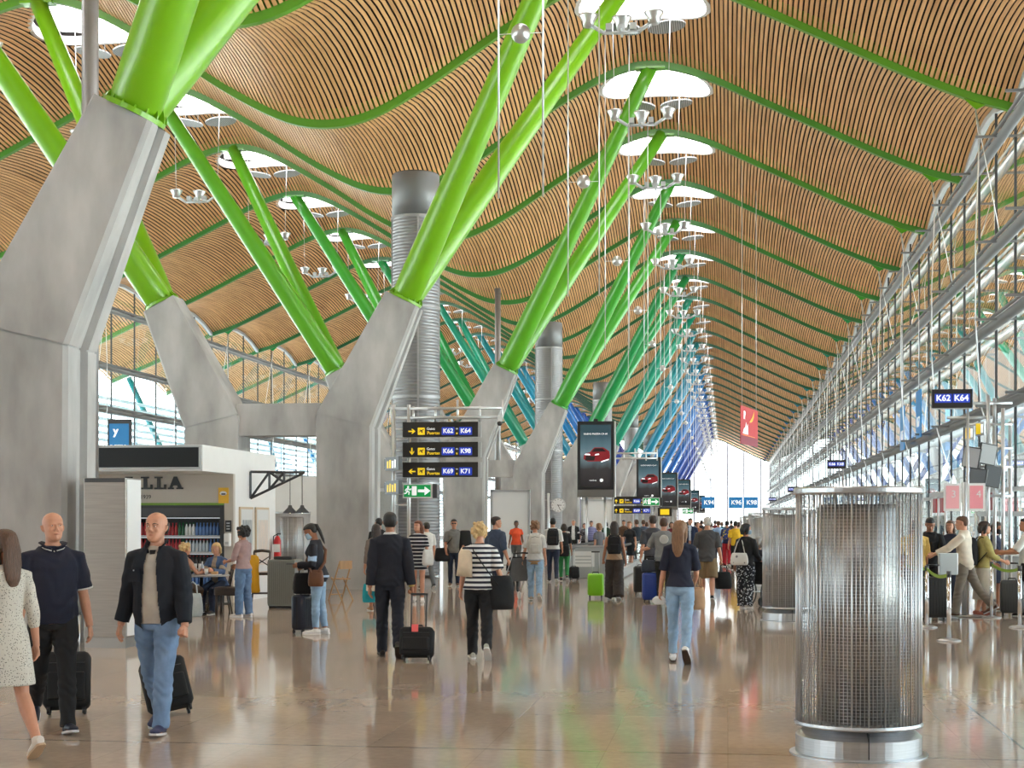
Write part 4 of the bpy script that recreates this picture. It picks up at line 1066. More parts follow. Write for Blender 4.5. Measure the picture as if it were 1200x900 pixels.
# silver door frames and partitions between the piers
for px, d, w_, h, lab in ((446, 47.6, 1.0, 2.75, 'silver framed glass doorway left of the air duct'), (598, 61., 1.5, 3.0, 'white door panel between concrete piers'), (700, 80., 1.6, 2.9, 'pale door panel beside a far concrete pier')):
    p = at(px, HZ, d); r = empty('door_panel', (p.x, p.y, 0), 0, lab, 'door panel')
    fr = MB(); 
    for dx in (-w_ / 2, w_ / 2): fr.box(dx - .05, dx + .05, -.06, .06, 0, h)
    fr.box(-w_ / 2, w_ / 2, -.06, .06, h - .1, h); fr.build('frame', M_POST, r)
    MB().box(-w_ / 2 + .05, w_ / 2 - .05, -.02, .02, .02, h - .1).build('leaf', M_CLEAR if px == 446 else mat('door_white', (.78, .80, .82), .4), r)
    MB().tube([(w_ * .3, -.05, .9), (w_ * .3, -.05, 1.5)], .02, 8).build('handle', M_STEEL, r)
# ------------------------------------------------------------------ people
import numpy as np
D2R = PI / 180
def V(*a): return Vector(a)
TS = bpy.data.scenes.new('workbench')
def remesh(mb, vox, smooth=3, fac=.5):
    me = bpy.data.meshes.new('tmp'); me.from_pydata(mb.v, [], mb.f); me.update()
    o = bpy.data.objects.new('tmp', me); TS.collection.objects.link(o)
    md = o.modifiers.new('r', 'REMESH'); md.mode = 'VOXEL'; md.voxel_size = vox; md.use_smooth_shade = True
    if smooth:
        sm = o.modifiers.new('s', 'SMOOTH'); sm.iterations = smooth; sm.factor = fac
    with bpy.context.temp_override(scene=TS, view_layer=TS.view_layers[0]):
        dg = bpy.context.evaluated_depsgraph_get()
    r = bpy.data.meshes.new_from_object(o.evaluated_get(dg))
    bpy.data.objects.remove(o); bpy.data.meshes.remove(me)
    return r
def ripple(me, amp, fn):
    n = len(me.vertices); co = np.empty(n * 3, np.float32); me.vertices.foreach_get('co', co); co = co.reshape(-1, 3)
    no = np.empty(n * 3, np.float32); me.vertices.foreach_get('normal', no); no = no.reshape(-1, 3)
    co += no * (amp * fn(co[:, 0], co[:, 1], co[:, 2]))[:, None]
    me.vertices.foreach_set('co', co.ravel()); me.update()
def finish(me, name, m, parent, cut=None, extra=None):
    """cut: function(center)->True deletes the face; extra: MB appended"""
    if cut or extra:
        bm = bmesh.new(); bm.from_mesh(me)
        if cut: bmesh.ops.delete(bm, geom=[f for f in bm.faces if cut(f.calc_center_median())], context='FACES')
        if extra:
            vs = [bm.verts.new(p) for p in extra.v]
            for f in extra.f:
                try: bm.faces.new([vs[i] for i in f]).smooth = True
                except ValueError: pass
        bm.to_mesh(me); bm.free()
    for p in me.polygons: p.use_smooth = True
    me.name = name; me.materials.clear(); me.materials.append(m)
    o = bpy.data.objects.new(name, me); COL.objects.link(o); o.parent = parent
    return o
HEADR = [(-.03, .10, .33, .06), (.03, .18, .40, -.06), (.11, .235, .42, -.16), (.22, .272, .415, -.27), (.35, .305, .40, -.37), (.50, .325, .385, -.45), (.62, .335, .395, -.485), (.75, .325, .37, -.48), (.86, .28, .29, -.42), (.95, .19, .17, -.30), (1.0, .06, .04, -.12)]
def hring(z, w_, yf, yb, n=20):
    cy = (yf + yb) / 2; d = (yf - yb) / 2
    r = []
    for j in range(n):
        a = 2 * PI * j / n; c, s = math.cos(a), math.sin(a)
        q = .85
        r.append(V(math.copysign(abs(c) ** q, c) * w_, cy + math.copysign(abs(s) ** q, s) * d, z))
    return r
HANDS = {}
def hand_mesh(kind):
    """hand along -Z from wrist at origin, palm facing +X(medial for left arm mirrored), unit = 1 for hand length"""
    if kind in HANDS: return HANDS[kind]
    mb = MB()
    # palm
    mb.ring_loft([[V(.085 * k * math.cos(a), w_ * math.sin(a) + oy, z) for a in [2 * PI * j / 14 for j in range(14)]] for z, w_, k, oy in ((.06, .12, 1.0, 0), (-.05, .135, 1.05, 0), (-.2, .19, 1.1, .0), (-.38, .215, 1.0, 0), (-.5, .21, .85, 0), (-.54, .18, .6, 0))])
    curl = {'relax': (.35, .45, .35), 'grip': (1.25, 1.35, .9), 'flat': (.05, .1, .08)}[kind]
    for y, l, zo in ((.155, .40, -.48), (.052, .46, -.52), (-.052, .43, -.51), (-.15, .34, -.46)):
        p = V(0, y, zo + .1); pts = [p]; ang = 0
        for q, seg in zip(curl, (.45, .32, .27)):
            ang += q; p = p + V(math.sin(ang) * l * seg, y * .12 * seg, -math.cos(ang) * l * seg); pts.append(p)
        mb.tube(pts, [.062, .056, .05, .036], 8)
    # thumb from the side of the palm near its base
    th = [V(.02, .13, -.12), V(.07, .24, -.26), V(.11, .275, -.42), V(.15, .25, -.54)] if kind != 'grip' else [V(.03, .13, -.12), V(.12, .22, -.26), V(.22, .17, -.38), V(.27, .07, -.43)]
    mb.tube(th, [.085, .075, .062, .045], 8)
    me = remesh(mb, .022, 2)
    out = MB(); out.v = [tuple(v.co) for v in me.vertices]; out.f = [tuple(p.vertices) for p in me.polygons]
    bpy.data.meshes.remove(me); HANDS[kind] = out
    return out
SKIN = {'light': (196, 142, 116), 'tan': (174, 120, 92), 'olive': (158, 108, 82), 'dark': (112, 72, 52)}
def skinm(k): return mat('skin_' + k, lin(SKIN[k]), .5, var=.08, scale=14)
HAIRC = {'black': (22, 18, 17), 'dark': (44, 30, 24), 'brown': (84, 56, 38), 'lightbrown': (128, 92, 62), 'blonde': (205, 172, 120), 'grey': (150, 146, 142), 'white': (200, 196, 190), 'auburn': (110, 62, 38)}
def hairm(k):
    return mat('hair_' + k, lin(HAIRC[k]), .5, var=.35, scale=22, stretch=(6, 6, .8), bump=.5)
def cloth(name, rgb, var=.12): return mat('cloth_' + name, lin(rgb), .85, var=var, scale=9, bump=.25)
def stripes(name, c1, c2, freq, thr=.5, axis='Z'):
    if name in MATS: return MATS[name]
    m, nt, b, out = nodes(name)
    tc = nt.nodes.new('ShaderNodeTexCoord'); s = nt.nodes.new('ShaderNodeSeparateXYZ'); nt.links.new(tc.outputs['Object'], s.inputs[0])
    mu = nt.nodes.new('ShaderNodeMath'); mu.operation = 'MULTIPLY'; mu.inputs[1].default_value = freq; nt.links.new(s.outputs[axis], mu.inputs[0])
    fr = nt.nodes.new('ShaderNodeMath'); fr.operation = 'FRACT'; nt.links.new(mu.outputs[0], fr.inputs[0])
    gt = nt.nodes.new('ShaderNodeMath'); gt.operation = 'GREATER_THAN'; gt.inputs[1].default_value = thr; nt.links.new(fr.outputs[0], gt.inputs[0])
    mx = nt.nodes.new('ShaderNodeMix'); mx.data_type = 'RGBA'; mx.inputs[6].default_value = (*lin(c1), 1); mx.inputs[7].default_value = (*lin(c2), 1)
    nt.links.new(gt.outputs[0], mx.inputs[0]); nt.links.new(mx.outputs[2], b.inputs['Base Color']); b.inputs['Roughness'].default_value = .85
    return m
def speck(name, c1, c2, scale, thr=.3):
    if name in MATS: return MATS[name]
    m, nt, b, out = nodes(name)
    tc = nt.nodes.new('ShaderNodeTexCoord'); vo = nt.nodes.new('ShaderNodeTexVoronoi'); vo.inputs['Scale'].default_value = scale; nt.links.new(tc.outputs['Object'], vo.inputs['Vector'])
    lt = nt.nodes.new('ShaderNodeMath'); lt.operation = 'LESS_THAN'; lt.inputs[1].default_value = thr; nt.links.new(vo.outputs['Distance'], lt.inputs[0])
    mx = nt.nodes.new('ShaderNodeMix'); mx.data_type = 'RGBA'; mx.inputs[6].default_value = (*lin(c1), 1); mx.inputs[7].default_value = (*lin(c2), 1)
    nt.links.new(lt.outputs[0], mx.inputs[0]); nt.links.new(mx.outputs[2], b.inputs['Base Color']); b.inputs['Roughness'].default_value = .85
    return m
def person(label, pos, H=1.72, face=0., sex='m', build=1., belly=0., skin='light',
           legs=((8, 4, 0), (-12, 14, -18)), arms=((-8, 8, 18, 0), (8, 8, 18, 0)), lean=0., twist=0., head=(0, 0),
           hair=('short', 'dark'), top=None, bottom=None, shoes=(40, 38, 38), jacket=None, extra=(), hands=('relax', 'relax'), vox=.010, hvox=None, detail=1, group=None, mask=None, stance=.0):
    """legs/arms: (left, right). local +Y is forward, +X is right. face: heading deg, 0 = away from camera, 180 = to the camera"""
    px, py = pos[:2]
    view = PSI - math.atan((px - 600) / F)
    root = empty('person', fl(px, py) if len(pos) == 2 else Vector(pos[2]), face * D2R + view, label, 'person', group)
    fem = sex == 'f'
    J = {}
    hipz = .52 * H
    def lrot(p, hz=hipz):
        f = max(0., min(1., (p.z - hz) / (.16 * H)))
        if p.z <= hz: return p
        q = Matrix.Rotation(-lean * D2R * (.4 + .6 * f), 4, 'X') @ Matrix.Rotation(twist * D2R * f, 4, 'Z')
        return V(0, 0, hz) + (q @ (p - V(0, 0, hz)))
    # legs
    L1, L2 = .245 * H, .24 * H
    for s, (a, b, pit), n in ((-1, legs[0], 'L'), (1, legs[1], 'R')):
        hip = V(s * .052 * H, 0, hipz - .015 * H)
        st = stance + (.012 if not fem else .004)
        k = hip + V(s * st * L1, math.sin(a * D2R) * L1, -math.cos(a * D2R) * L1)
        an = k + V(s * st * .3 * L2, math.sin((a - b) * D2R) * L2, -math.cos((a - b) * D2R) * L2)
        fd = V(s * .12, math.cos(pit * D2R), math.sin(pit * D2R)).normalized()   # toe direction
        J['hip' + n], J['knee' + n], J['ank' + n], J['toe' + n], J['heel' + n] = hip, k, an, an + fd * .108 * H - fd.cross(V(1, 0, 0)) * -.0 , an - fd * .036 * H
        up = V(1, 0, 0).cross(fd).normalized()
        J['up' + n], J['fd' + n] = up, fd
    low = min(min((J['toe' + n] - J['up' + n] * .040 * H).z, (J['heel' + n] - J['up' + n] * .040 * H).z) for n in 'LR')
    dz = -low
    root.location.z += 0
    # arms
    A1, A2 = .172 * H, .148 * H
    shw = (.103 if not fem else .092) * H * (1 + .5 * (build - 1))
    for s, (sw, ab, be, inw), n in ((-1, arms[0], 'L'), (1, arms[1], 'R')):
        sh_ = V(s * shw, 0, .792 * H)
        d = V(s * math.sin(ab * D2R), math.sin(sw * D2R) * math.cos(ab * D2R), -math.cos(sw * D2R) * math.cos(ab * D2R))
        ax = V(1, 0, 0)
        d2 = Matrix.Rotation(be * D2R, 3, 'X') @ d
        d2 = Matrix.Rotation(s * inw * D2R, 3, 'Z') @ d2 if be > 40 else (d2 + V(-s * math.sin(inw * D2R), 0, 0)).normalized()
        el = sh_ + d * A1; wr_ = el + d2 * A2
        if lean or twist:
            sh2 = lrot(sh_); q = Matrix.Rotation(twist * D2R, 3, 'Z')
            off = sh2; el = off + q @ (d * A1); wr_ = el + q @ (d2 * A2); d2 = q @ d2; sh_ = sh2
        J['sh' + n], J['el' + n], J['wr' + n], J['hd' + n] = sh_, el, wr_, d2
        J['grip' + n] = wr_ + d2 * .055 * H
    for k in list(J):
        if k[:2] not in ('up', 'fd', 'hd'): J[k] = J[k] + V(0, 0, dz)
    def up3(p): return lrot(p) + V(0, 0, dz)
    bw = build
    # torso rings (z frac, half x, half y, y offset)
    if not fem: TR = [(.462, .050, .052, 0), (.49, .088, .066, -.004), (.53, .095, .068, -.006), (.58, .090, .064, 0), (.63, .087, .062, .003), (.69, .093, .064, .003), (.75, .101, .068, .004), (.785, .102, .062, .0), (.812, .088, .050, -.004), (.832, .066, .042, -.006), (.848, .046, .038, -.006), (.862, .034, .034, -.004)]
    else: TR = [(.462, .052, .054, 0), (.49, .092, .068, -.008), (.525, .097, .071, -.010), (.575, .082, .060, 0), (.62, .070, .053, .004), (.675, .075, .056, .006), (.735, .084, .068, .014), (.775, .086, .056, .006), (.806, .076, .045, -.003), (.828, .056, .037, -.005), (.845, .038, .033, -.005), (.86, .029, .030, -.004)]
    def trings(e=0., z0=None, z1=None, flare=0., skip=0, n=26):
        R_ = []
        for z, hx, hy, oy in TR:
            if z0 is not None and z < z0 - 1e-6: continue
            if z1 is not None and z > z1: continue
            R_.append((z, hx, hy, oy))
        if z0 is not None and abs(R_[0][0] - z0) > 1e-4:
            a_, b_ = [r_ for r_ in TR if r_[0] < z0][-1:] or [TR[0]], R_[0]
            a_ = a_[0]; q_ = (z0 - a_[0]) / max(1e-6, b_[0] - a_[0])
            m_ = [max(a_[i] + (b_[i] - a_[i]) * q_, 1.0 * b_[i]) if i < 3 else b_[i] for i in range(4)]
            R_ = [(z0, m_[1] * (1 + flare), m_[2] * (1 + flare), m_[3])] + R_
        out = []
        for z, hx, hy, oy in R_:
            bl = belly * math.exp(-((z - .60) / .07) ** 2) + belly * .4 * math.exp(-((z - .70) / .07) ** 2)
            rx, ry = (hx * bw + .3 * bl) * H + e, (hy * bw + bl * .6) * H + e
            out.append([up3(V(math.cos(a) * rx, math.sin(a) * ry + (oy + bl * .5) * H, z * H)) for a in [2 * PI * j / n for j in range(n)]])
        return out
    # head frame
    hh = .133 * H if not fem else .13 * H
    nb = up3(V(0, -.004 * H, .85 * H)); hq = Matrix.Rotation((twist + head[0]) * D2R, 4, 'Z') @ Matrix.Rotation((-lean * .35 + head[1]) * D2R, 4, 'X')
    hb = nb + (hq @ V(0, .006 * H, .0)) + V(0, .010 * H if lean < 12 else .02 * H, .019 * H)
    HM = Matrix.Translation(hb) @ hq @ Matrix.Scale(hh, 4)
    J['headM'] = HM
    def hp(x, y, z): return HM @ V(x, y, z)
    # ---------------- body
    mb = MB()
    mb.ring_loft(trings(-.012 * H * .5))
    mb.tube([nb - V(0, 0, .03 * H), hp(0, -.12, .12), hp(0, -.10, .3)], [.034 * H, .031 * H * (1 if not fem else .88), .033 * H], 14)
    mb.ring_loft([[HM @ p for p in hring(*r)] for r in HEADR])
    # nose, brow, lips, chin, ears
    mb.tube([hp(0, .37, .58), hp(0, .43, .46), hp(0, .485, .355)], [.028 * hh, .036 * hh, .055 * hh], 8)
    for s in (-1, 1):
        mb.ball(hp(s * .045, .42, .34), .042 * hh, 8)
        mb.tube([hp(s * .05, .385, .575), hp(s * .14, .372, .59), hp(s * .24, .30, .56)], [.035 * hh, .038 * hh, .03 * hh], 6)
        mb.ball(hp(s * .17, .30, .38), .09 * hh, 8)
        mb.tube([hp(s * .325, -.02, .34), hp(s * .365, -.06, .44), hp(s * .37, -.09, .55)], [.04 * hh, (.05 * hh, .05 * hh), .055 * hh], 7)
    mb.tube([hp(-.11, .385, .21), hp(0, .42, .215), hp(.11, .385, .21)], [.02 * hh, .036 * hh, .02 * hh], 6)
    mb.ball(hp(0, .37, .06), .075 * hh, 8)
    rA = 1. if not fem else .86
    for n in 'LR':
        sh_, el, wr_ = J['sh' + n], J['el' + n], J['wr' + n]
        mb.tube([sh_ + V(0, 0, .002 * H), sh_.lerp(el, .3), el, el.lerp(wr_, .3), wr_, wr_ + J['hd' + n] * .008 * H], [.027 * H * rA * bw, .029 * H * rA * bw, .0235 * H * rA, .0245 * H * rA, .0175 * H * rA, .0165 * H * rA], 12)
        hip, k, an = J['hip' + n], J['knee' + n], J['ank' + n]
        tr_ = 1. * bw
        mb.tube([hip + V(0, 0, .02 * H), hip.lerp(k, .35), k, k.lerp(an, .32), an, an - V(0, 0, .012 * H)], [.046 * H * tr_, .045 * H * tr_, .031 * H, .033 * H * tr_, .020 * H, .021 * H], 12)
        u, f = J['up' + n], J['fd' + n]
        mb.tube([J['heel' + n] - u * .016 * H, an - u * .018 * H + f * .01 * H, an + f * .06 * H - u * .026 * H, J['toe' + n] - u * .032 * H], [(.018 * H, .017 * H), (.022 * H, .019 * H), (.014 * H, .024 * H), (.008 * H, .020 * H)], 10, up=u)
    me = remesh(mb, hvox or vox, 3)
    ex = MB()
    for n, s, kind in (('L', -1, hands[0]), ('R', 1, hands[1])):
        hm_ = hand_mesh(kind); d2 = J['hd' + n]
        zax = -d2
        inn = V(-s, .0, 0); inn = (inn - zax * inn.dot(zax)).normalized()
        ya = zax.cross(inn)
        if ya.y < 0 and abs(ya.y) > .2 or (abs(ya.y) <= .2 and ya.z < 0): ya = -ya      # thumb forward / up
        Mh = Matrix((inn, ya, zax)).transposed().to_4x4(); Mh.translation = J['wr' + n] - d2 * .006 * H
        Mh = Mh @ Matrix.Scale(.112 * H * (1 if not fem else .92), 4)
        o_ = len(ex.v); ex.v += [tuple(Mh @ V(*p)) for p in hm_.v]
        flip = Mh.to_3x3().determinant() < 0
        ex.f += [tuple(o_ + i for i in (f[::-1] if flip else f)) for f in hm_.f]
    finish(me, 'body', skinm(skin), root, extra=ex)
    if detail:
        for s in (-1, 1):
            e_ = MB(); e_.ball(hp(s * .135, .372, .505), .036 * hh, 10, sz=.5)
            eo = e_.build('eye', mat('eye_white', (.7, .68, .65), .3), root)
            MB().ball(hp(s * .135, .396, .505), .019 * hh, 8).build('iris', mat('iris_dark', (.02, .013, .01), .2), eo)
            if hair[0] != 'none': MB().tube([hp(s * .06, .415, .585), hp(s * .14, .405, .61), hp(s * .24, .32, .575)], [.012 * hh, .016 * hh, .008 * hh], 5).build('eyebrow', hairm(hair[1] if hair[1] not in ('white',) else 'grey'), root)
        MB().tube([hp(-.10, .40, .205), hp(0, .445, .21), hp(.10, .40, .205)], [.010 * hh, .024 * hh, .010 * hh], 6).build('lips', mat('lip_' + skin, tuple(c * .62 if i else c * .8 for i, c in enumerate(lin(SKIN[skin]))), .45), root)
    # ---------------- bottoms
    if bottom:
        bt = dict(kind='trousers', ease=.008, hem=1., knee=1., wide=0., m=None, waist=.585); bt.update(bottom)
        for g_ in (top, jacket):
            if g_ and bt['kind'] != 'skirt': bt['waist'] = min(bt['waist'], max(.5, g_.get('hem', .5) + .03))
        mb = MB(); e = bt['ease']
        if bt['kind'] in ('trousers', 'shorts'):
            mb.ring_loft(trings(e + .002, z1=bt['waist']))
            for n in 'LR':
                hip, k, an = J['hip' + n], J['knee' + n], J['ank' + n]
                wd = bt['wide']
                if bt['kind'] == 'trousers':
                    end = an + (an - k).normalized() * .012 * H * bt['hem']
                    if bt['hem'] < 1: end = k.lerp(an, bt['hem'])
                    mb.tube([hip + V(0, 0, .03 * H), hip.lerp(k, .3), hip.lerp(k, .8), k, k.lerp(end, .35), k.lerp(end, .75), end],
                            [.046 * H * bw + e, .051 * H * bw + e + wd * .4, .037 * H + e + wd * .7, .034 * H + e + wd * .8, .035 * H + e + wd, .028 * H + e + wd * 1.1, .027 * H + e * 1.2 + wd * 1.2], 16)
                else:
                    end = hip.lerp(k, .92 * bt['hem'])
                    mb.tube([hip + V(0, 0, .03 * H), hip.lerp(k, .3), end], [.044 * H * bw + e, .052 * H * bw + e + wd, .048 * H + e + wd + .01], 16)
        elif bt['kind'] == 'skirt':
            hz_ = bt['hem']; R_ = trings(e, z0=.53, z1=max(.6, bt['waist']))
            n_ = len(R_[0]); kn = (J['kneeL'] + J['kneeR']) / 2
            low_ = []
            for f in (1., .66, .33):
                z = (.53 - (.53 - hz_) * f) * H + dz; ex_ = bt['wide'] * f
                cy = (kn.y) * f * .5
                low_.append([V(math.cos(a) * (.1 * H * bw + e + ex_) * (1 + .04 * math.sin(6 * a)), math.sin(a) * (.078 * H * bw + e + ex_ * .8 + abs(J['kneeL'].y - J['kneeR'].y) * .3 * f) * (1 + .05 * math.sin(5 * a + 1)) + cy, z) for a in [2 * PI * j / n_ for j in range(n_)]])
            mb.ring_loft(low_ + R_)
        me = remesh(mb, vox, 4)
        if bt['kind'] == 'trousers' and vox <= .011:    # cloth folds
            ripple(me, .0032, lambda x, y, z: np.sin(z * 62 + 3 * np.sin(x * 30) + y * 22 + 2 * np.sin(z * 17)) * np.where(z < .45 * H, 1., .25))
        finish(me, bt.get('name', 'trousers' if bt['kind'] == 'trousers' else bt['kind']), bt['m'], root)
    # ---------------- tops
    def garment(g, name):
        t = dict(ease=.014, hem=.5, sleeve=.45, flare=.10, m=None, open=None, collar=None); t.update(g)
        mb = MB(); e = t['ease']
        mb.ring_loft(trings(e, z0=t['hem'], z1=.85, flare=t['flare']))
        for n, s in (('L', -1), ('R', 1)):
            sh_, el, wr_ = J['sh' + n], J['el' + n], J['wr' + n]
            if t['sleeve'] <= 0: continue
            rr = rA * bw
            if t['sleeve'] <= .5:
                f = t['sleeve'] * 2; end = sh_.lerp(el, f)
                mb.tube([sh_.lerp(V(0, sh_.y, sh_.z), .42) + V(0, 0, .008 * H), sh_, sh_.lerp(end, .5), end], [.028 * H + e, .030 * H * rr + e, .032 * H * rr + e * 1.3, .030 * H * rr + e * 1.7], 14)
            else:
                f = (t['sleeve'] - .5) * 2; end = el.lerp(wr_, f)
                mb.tube([sh_.lerp(V(0, sh_.y, sh_.z), .42) + V(0, 0, .008 * H), sh_, sh_.lerp(el, .5), el, el.lerp(end, .5), end], [.028 * H + e, .030 * H * rr + e, .031 * H * rr + e * 1.1, .026 * H * rr + e * 1.2, .024 * H * rr + e, .020 * H * rr + e], 14)
        if t['collar']:
            mb.tube([nb - V(0, 0, .022 * H), nb + V(0, .0, .012 * H)], [.046 * H + e * .4, .040 * H + e * .3], 16)
        me = remesh(mb, vox, 3)
        if vox <= .011:
            ripple(me, .0026, lambda x, y, z: np.sin(z * 40 + 2.4 * np.sin(x * 24 + y * 15) + 2 * np.sin(z * 13 + x * 9)))
        cut = None
        if t['open']:
            w1, w0 = t['open']
            def cut(c):
                zf = (c.z - dz) / H
                return c.y > -.005 and abs(c.x) < w0 + (w1 - w0) * max(0, min(1, (zf - t['hem']) / (.84 - t['hem']))) and c.z < J['headM'].translation.z + .02 and abs(c.x) < .09 * H and zf < .87
        return finish(me, name, t['m'], root, cut=cut)
    if top: garment(top, top.get('name', 'shirt'))
    if jacket: garment(jacket, jacket.get('name', 'jacket'))
    # ---------------- shoes
    for n in 'LR':
        mb = MB(); u, f, an = J['up' + n], J['fd' + n], J['ank' + n]
        b0 = -.036 * H
        mb.tube([J['heel' + n] + u * (b0 + .020 * H) - f * .006 * H, an + u * (b0 + .024 * H), an + f * .05 * H + u * (b0 + .017 * H), J['toe' + n] + u * (b0 + .011 * H), J['toe' + n] + f * .014 * H + u * (b0 + .009 * H)],
                [(.022 * H, .020 * H), (.027 * H, .022 * H), (.019 * H, .027 * H), (.013 * H, .024 * H), (.006 * H, .012 * H)], 12, up=u)
        mb.tube([an + u * (b0 + .026 * H), an + u * (b0 + .050 * H)], [.026 * H, .024 * H], 12)
        sm_ = mat('shoe_%d_%d_%d' % shoes[:3], lin(shoes[:3]), .55)
        so_ = finish(remesh(mb, .008, 2), 'shoe', sm_, root)
        if detail:
            sl = MB(); sc_ = shoes[3] if len(shoes) > 3 else (215, 215, 212)
            prof_ = []
            for tt, w_ in ((-.046, .012), (-.035, .021), (0, .023), (.05, .028), (.10, .026), (.12, .013)):
                prof_.append((tt * H, w_ * H))
            sd = f.cross(u)
            top_ = [an + f * t + sd * w_ + u * (b0 + .004 * H) for t, w_ in prof_] + [an + f * t - sd * w_ + u * (b0 + .004 * H) for t, w_ in prof_[::-1]]
            bot_ = [p - u * .010 * H for p in top_]
            sl.ring_loft([bot_, top_]); sl.build('sole', mat('sole_%d' % sc_[0], lin(sc_), .6), so_)
    # ---------------- hair
    hs, hc = hair; hm = hairm(hc)
    def shell(zr): return [[HM @ p for p in hring(*r)] for r in zr]
    HS = [(.22, .25, -.20, -.40), (.36, .335, -.08, -.47), (.5, .362, -.03, -.515), (.60, .37, .05, -.53), (.70, .365, .30, -.53), (.79, .35, .405, -.52), (.9, .30, .34, -.46), (.99, .20, .20, -.32), (1.035, .07, .05, -.12)]
    mb = MB()
    hv = .008
    if hs in ('short', 'long', 'curly', 'bob', 'pony', 'bun'):
        mb.ring_loft(shell(HS))
    if hs == 'fringe':      # balding: band round the back
        mb.ring_loft(shell([(.25, .27, -.16, -.40), (.4, .342, -.10, -.455), (.52, .352, -.10, -.485), (.6, .35, -.14, -.497), (.66, .33, -.2, -.49)]))
    if hs == 'long':
        for s in (-1, 1): mb.tube([hp(s * .27, .06, .78), hp(s * .335, -.05, .5), hp(s * .33, -.12, .1), hp(s * .30, -.2, -.35)], [.10 * hh, .11 * hh, .12 * hh, .07 * hh], 10)
        mb.tube([hp(0, -.36, .7), hp(0, -.45, .3), hp(0, -.46, -.2), hp(0, -.50, -.7), hp(0, -.50, -1.05)], [(.16 * hh, .3 * hh), (.15 * hh, .36 * hh), (.15 * hh, .38 * hh), (.12 * hh, .30 * hh), (.05 * hh, .14 * hh)], 14, up=hq @ V(0, 1, 0))
    if hs == 'bob':
        for s in (-1, 1): mb.tube([hp(s * .25, .1, .82), hp(s * .36, -.02, .5), hp(s * .35, -.12, .12), hp(s * .28, -.2, -.02)], [.10 * hh, .12 * hh, .13 * hh, .07 * hh], 10)
        mb.tube([hp(0, -.32, .75), hp(0, -.46, .4), hp(0, -.42, .0)], [(.2 * hh, .3 * hh), (.16 * hh, .38 * hh), (.10 * hh, .3 * hh)], 14, up=hq @ V(0, 1, 0))
    if hs == 'pony':
        mb.tube([hp(0, -.45, .78), hp(0, -.62, .65), hp(0, -.62, .2), hp(0, -.55, -.45), hp(0, -.5, -.8)], [.09 * hh, .13 * hh, (.13 * hh, .15 * hh), (.10 * hh, .14 * hh), .03 * hh], 10, up=hq @ V(0, 1, 0))
    if hs == 'bun': mb.ball(hp(0, -.55, .78), .17 * hh, 10)
    if hs in ('curly', 'afro'):
        rr_ = random.Random(len(label)); k = 46 if hs == 'curly' else 80; R0 = .42 if hs == 'curly' else .5
        for _ in range(k):
            a = rr_.uniform(0, 2 * PI); z = rr_.uniform(.12, 1.02); w_ = R0 * math.sqrt(max(.05, 1 - ((z - .55) / .58) ** 2))
            y = math.sin(a) * w_ * 1.15 - .1
            if y > .16 and z < .72: continue
            mb.ball(hp(math.cos(a) * w_, min(y, .34), z), rr_.uniform(.09, .14) * hh * (1.15 if hs == 'afro' else 1), 7)
        if hs == 'afro': mb.ring_loft(shell([(z, w_ * 1.12, yf, yb * 1.08) for z, w_, yf, yb in HS]))
    if mb.v: finish(remesh(mb, hv, 2), 'hair', hm, root)
    if mask:
        rings = [[HM @ (p + V(0, .0, 0)) for p in hring(z, w_, yf, -.02)] for z, w_, yf in ((.0, .20, .43), (.08, .275, .465), (.2, .305, .47), (.33, .325, .46), (.42, .30, .44))]
        m_ = MB().ring_loft(rings, smooth=True).build('face_mask', mask, root)
    J['root'] = root; J['H'] = H; J['dz'] = dz; J['trings'] = trings; J['nb'] = nb; J['up3'] = up3
    for fn in extra: fn(J, root)
    MW = Matrix.Translation(root.location) @ root.rotation_euler.to_matrix().to_4x4()
    J['W'] = lambda p: MW @ p
    return J
def bag_strap(J, pts, m, w_=.02, name='bag_strap'):
    MB().tube(pts, [(w_ * .25, w_)] * len(pts), 6).build(name, m, J['root'])
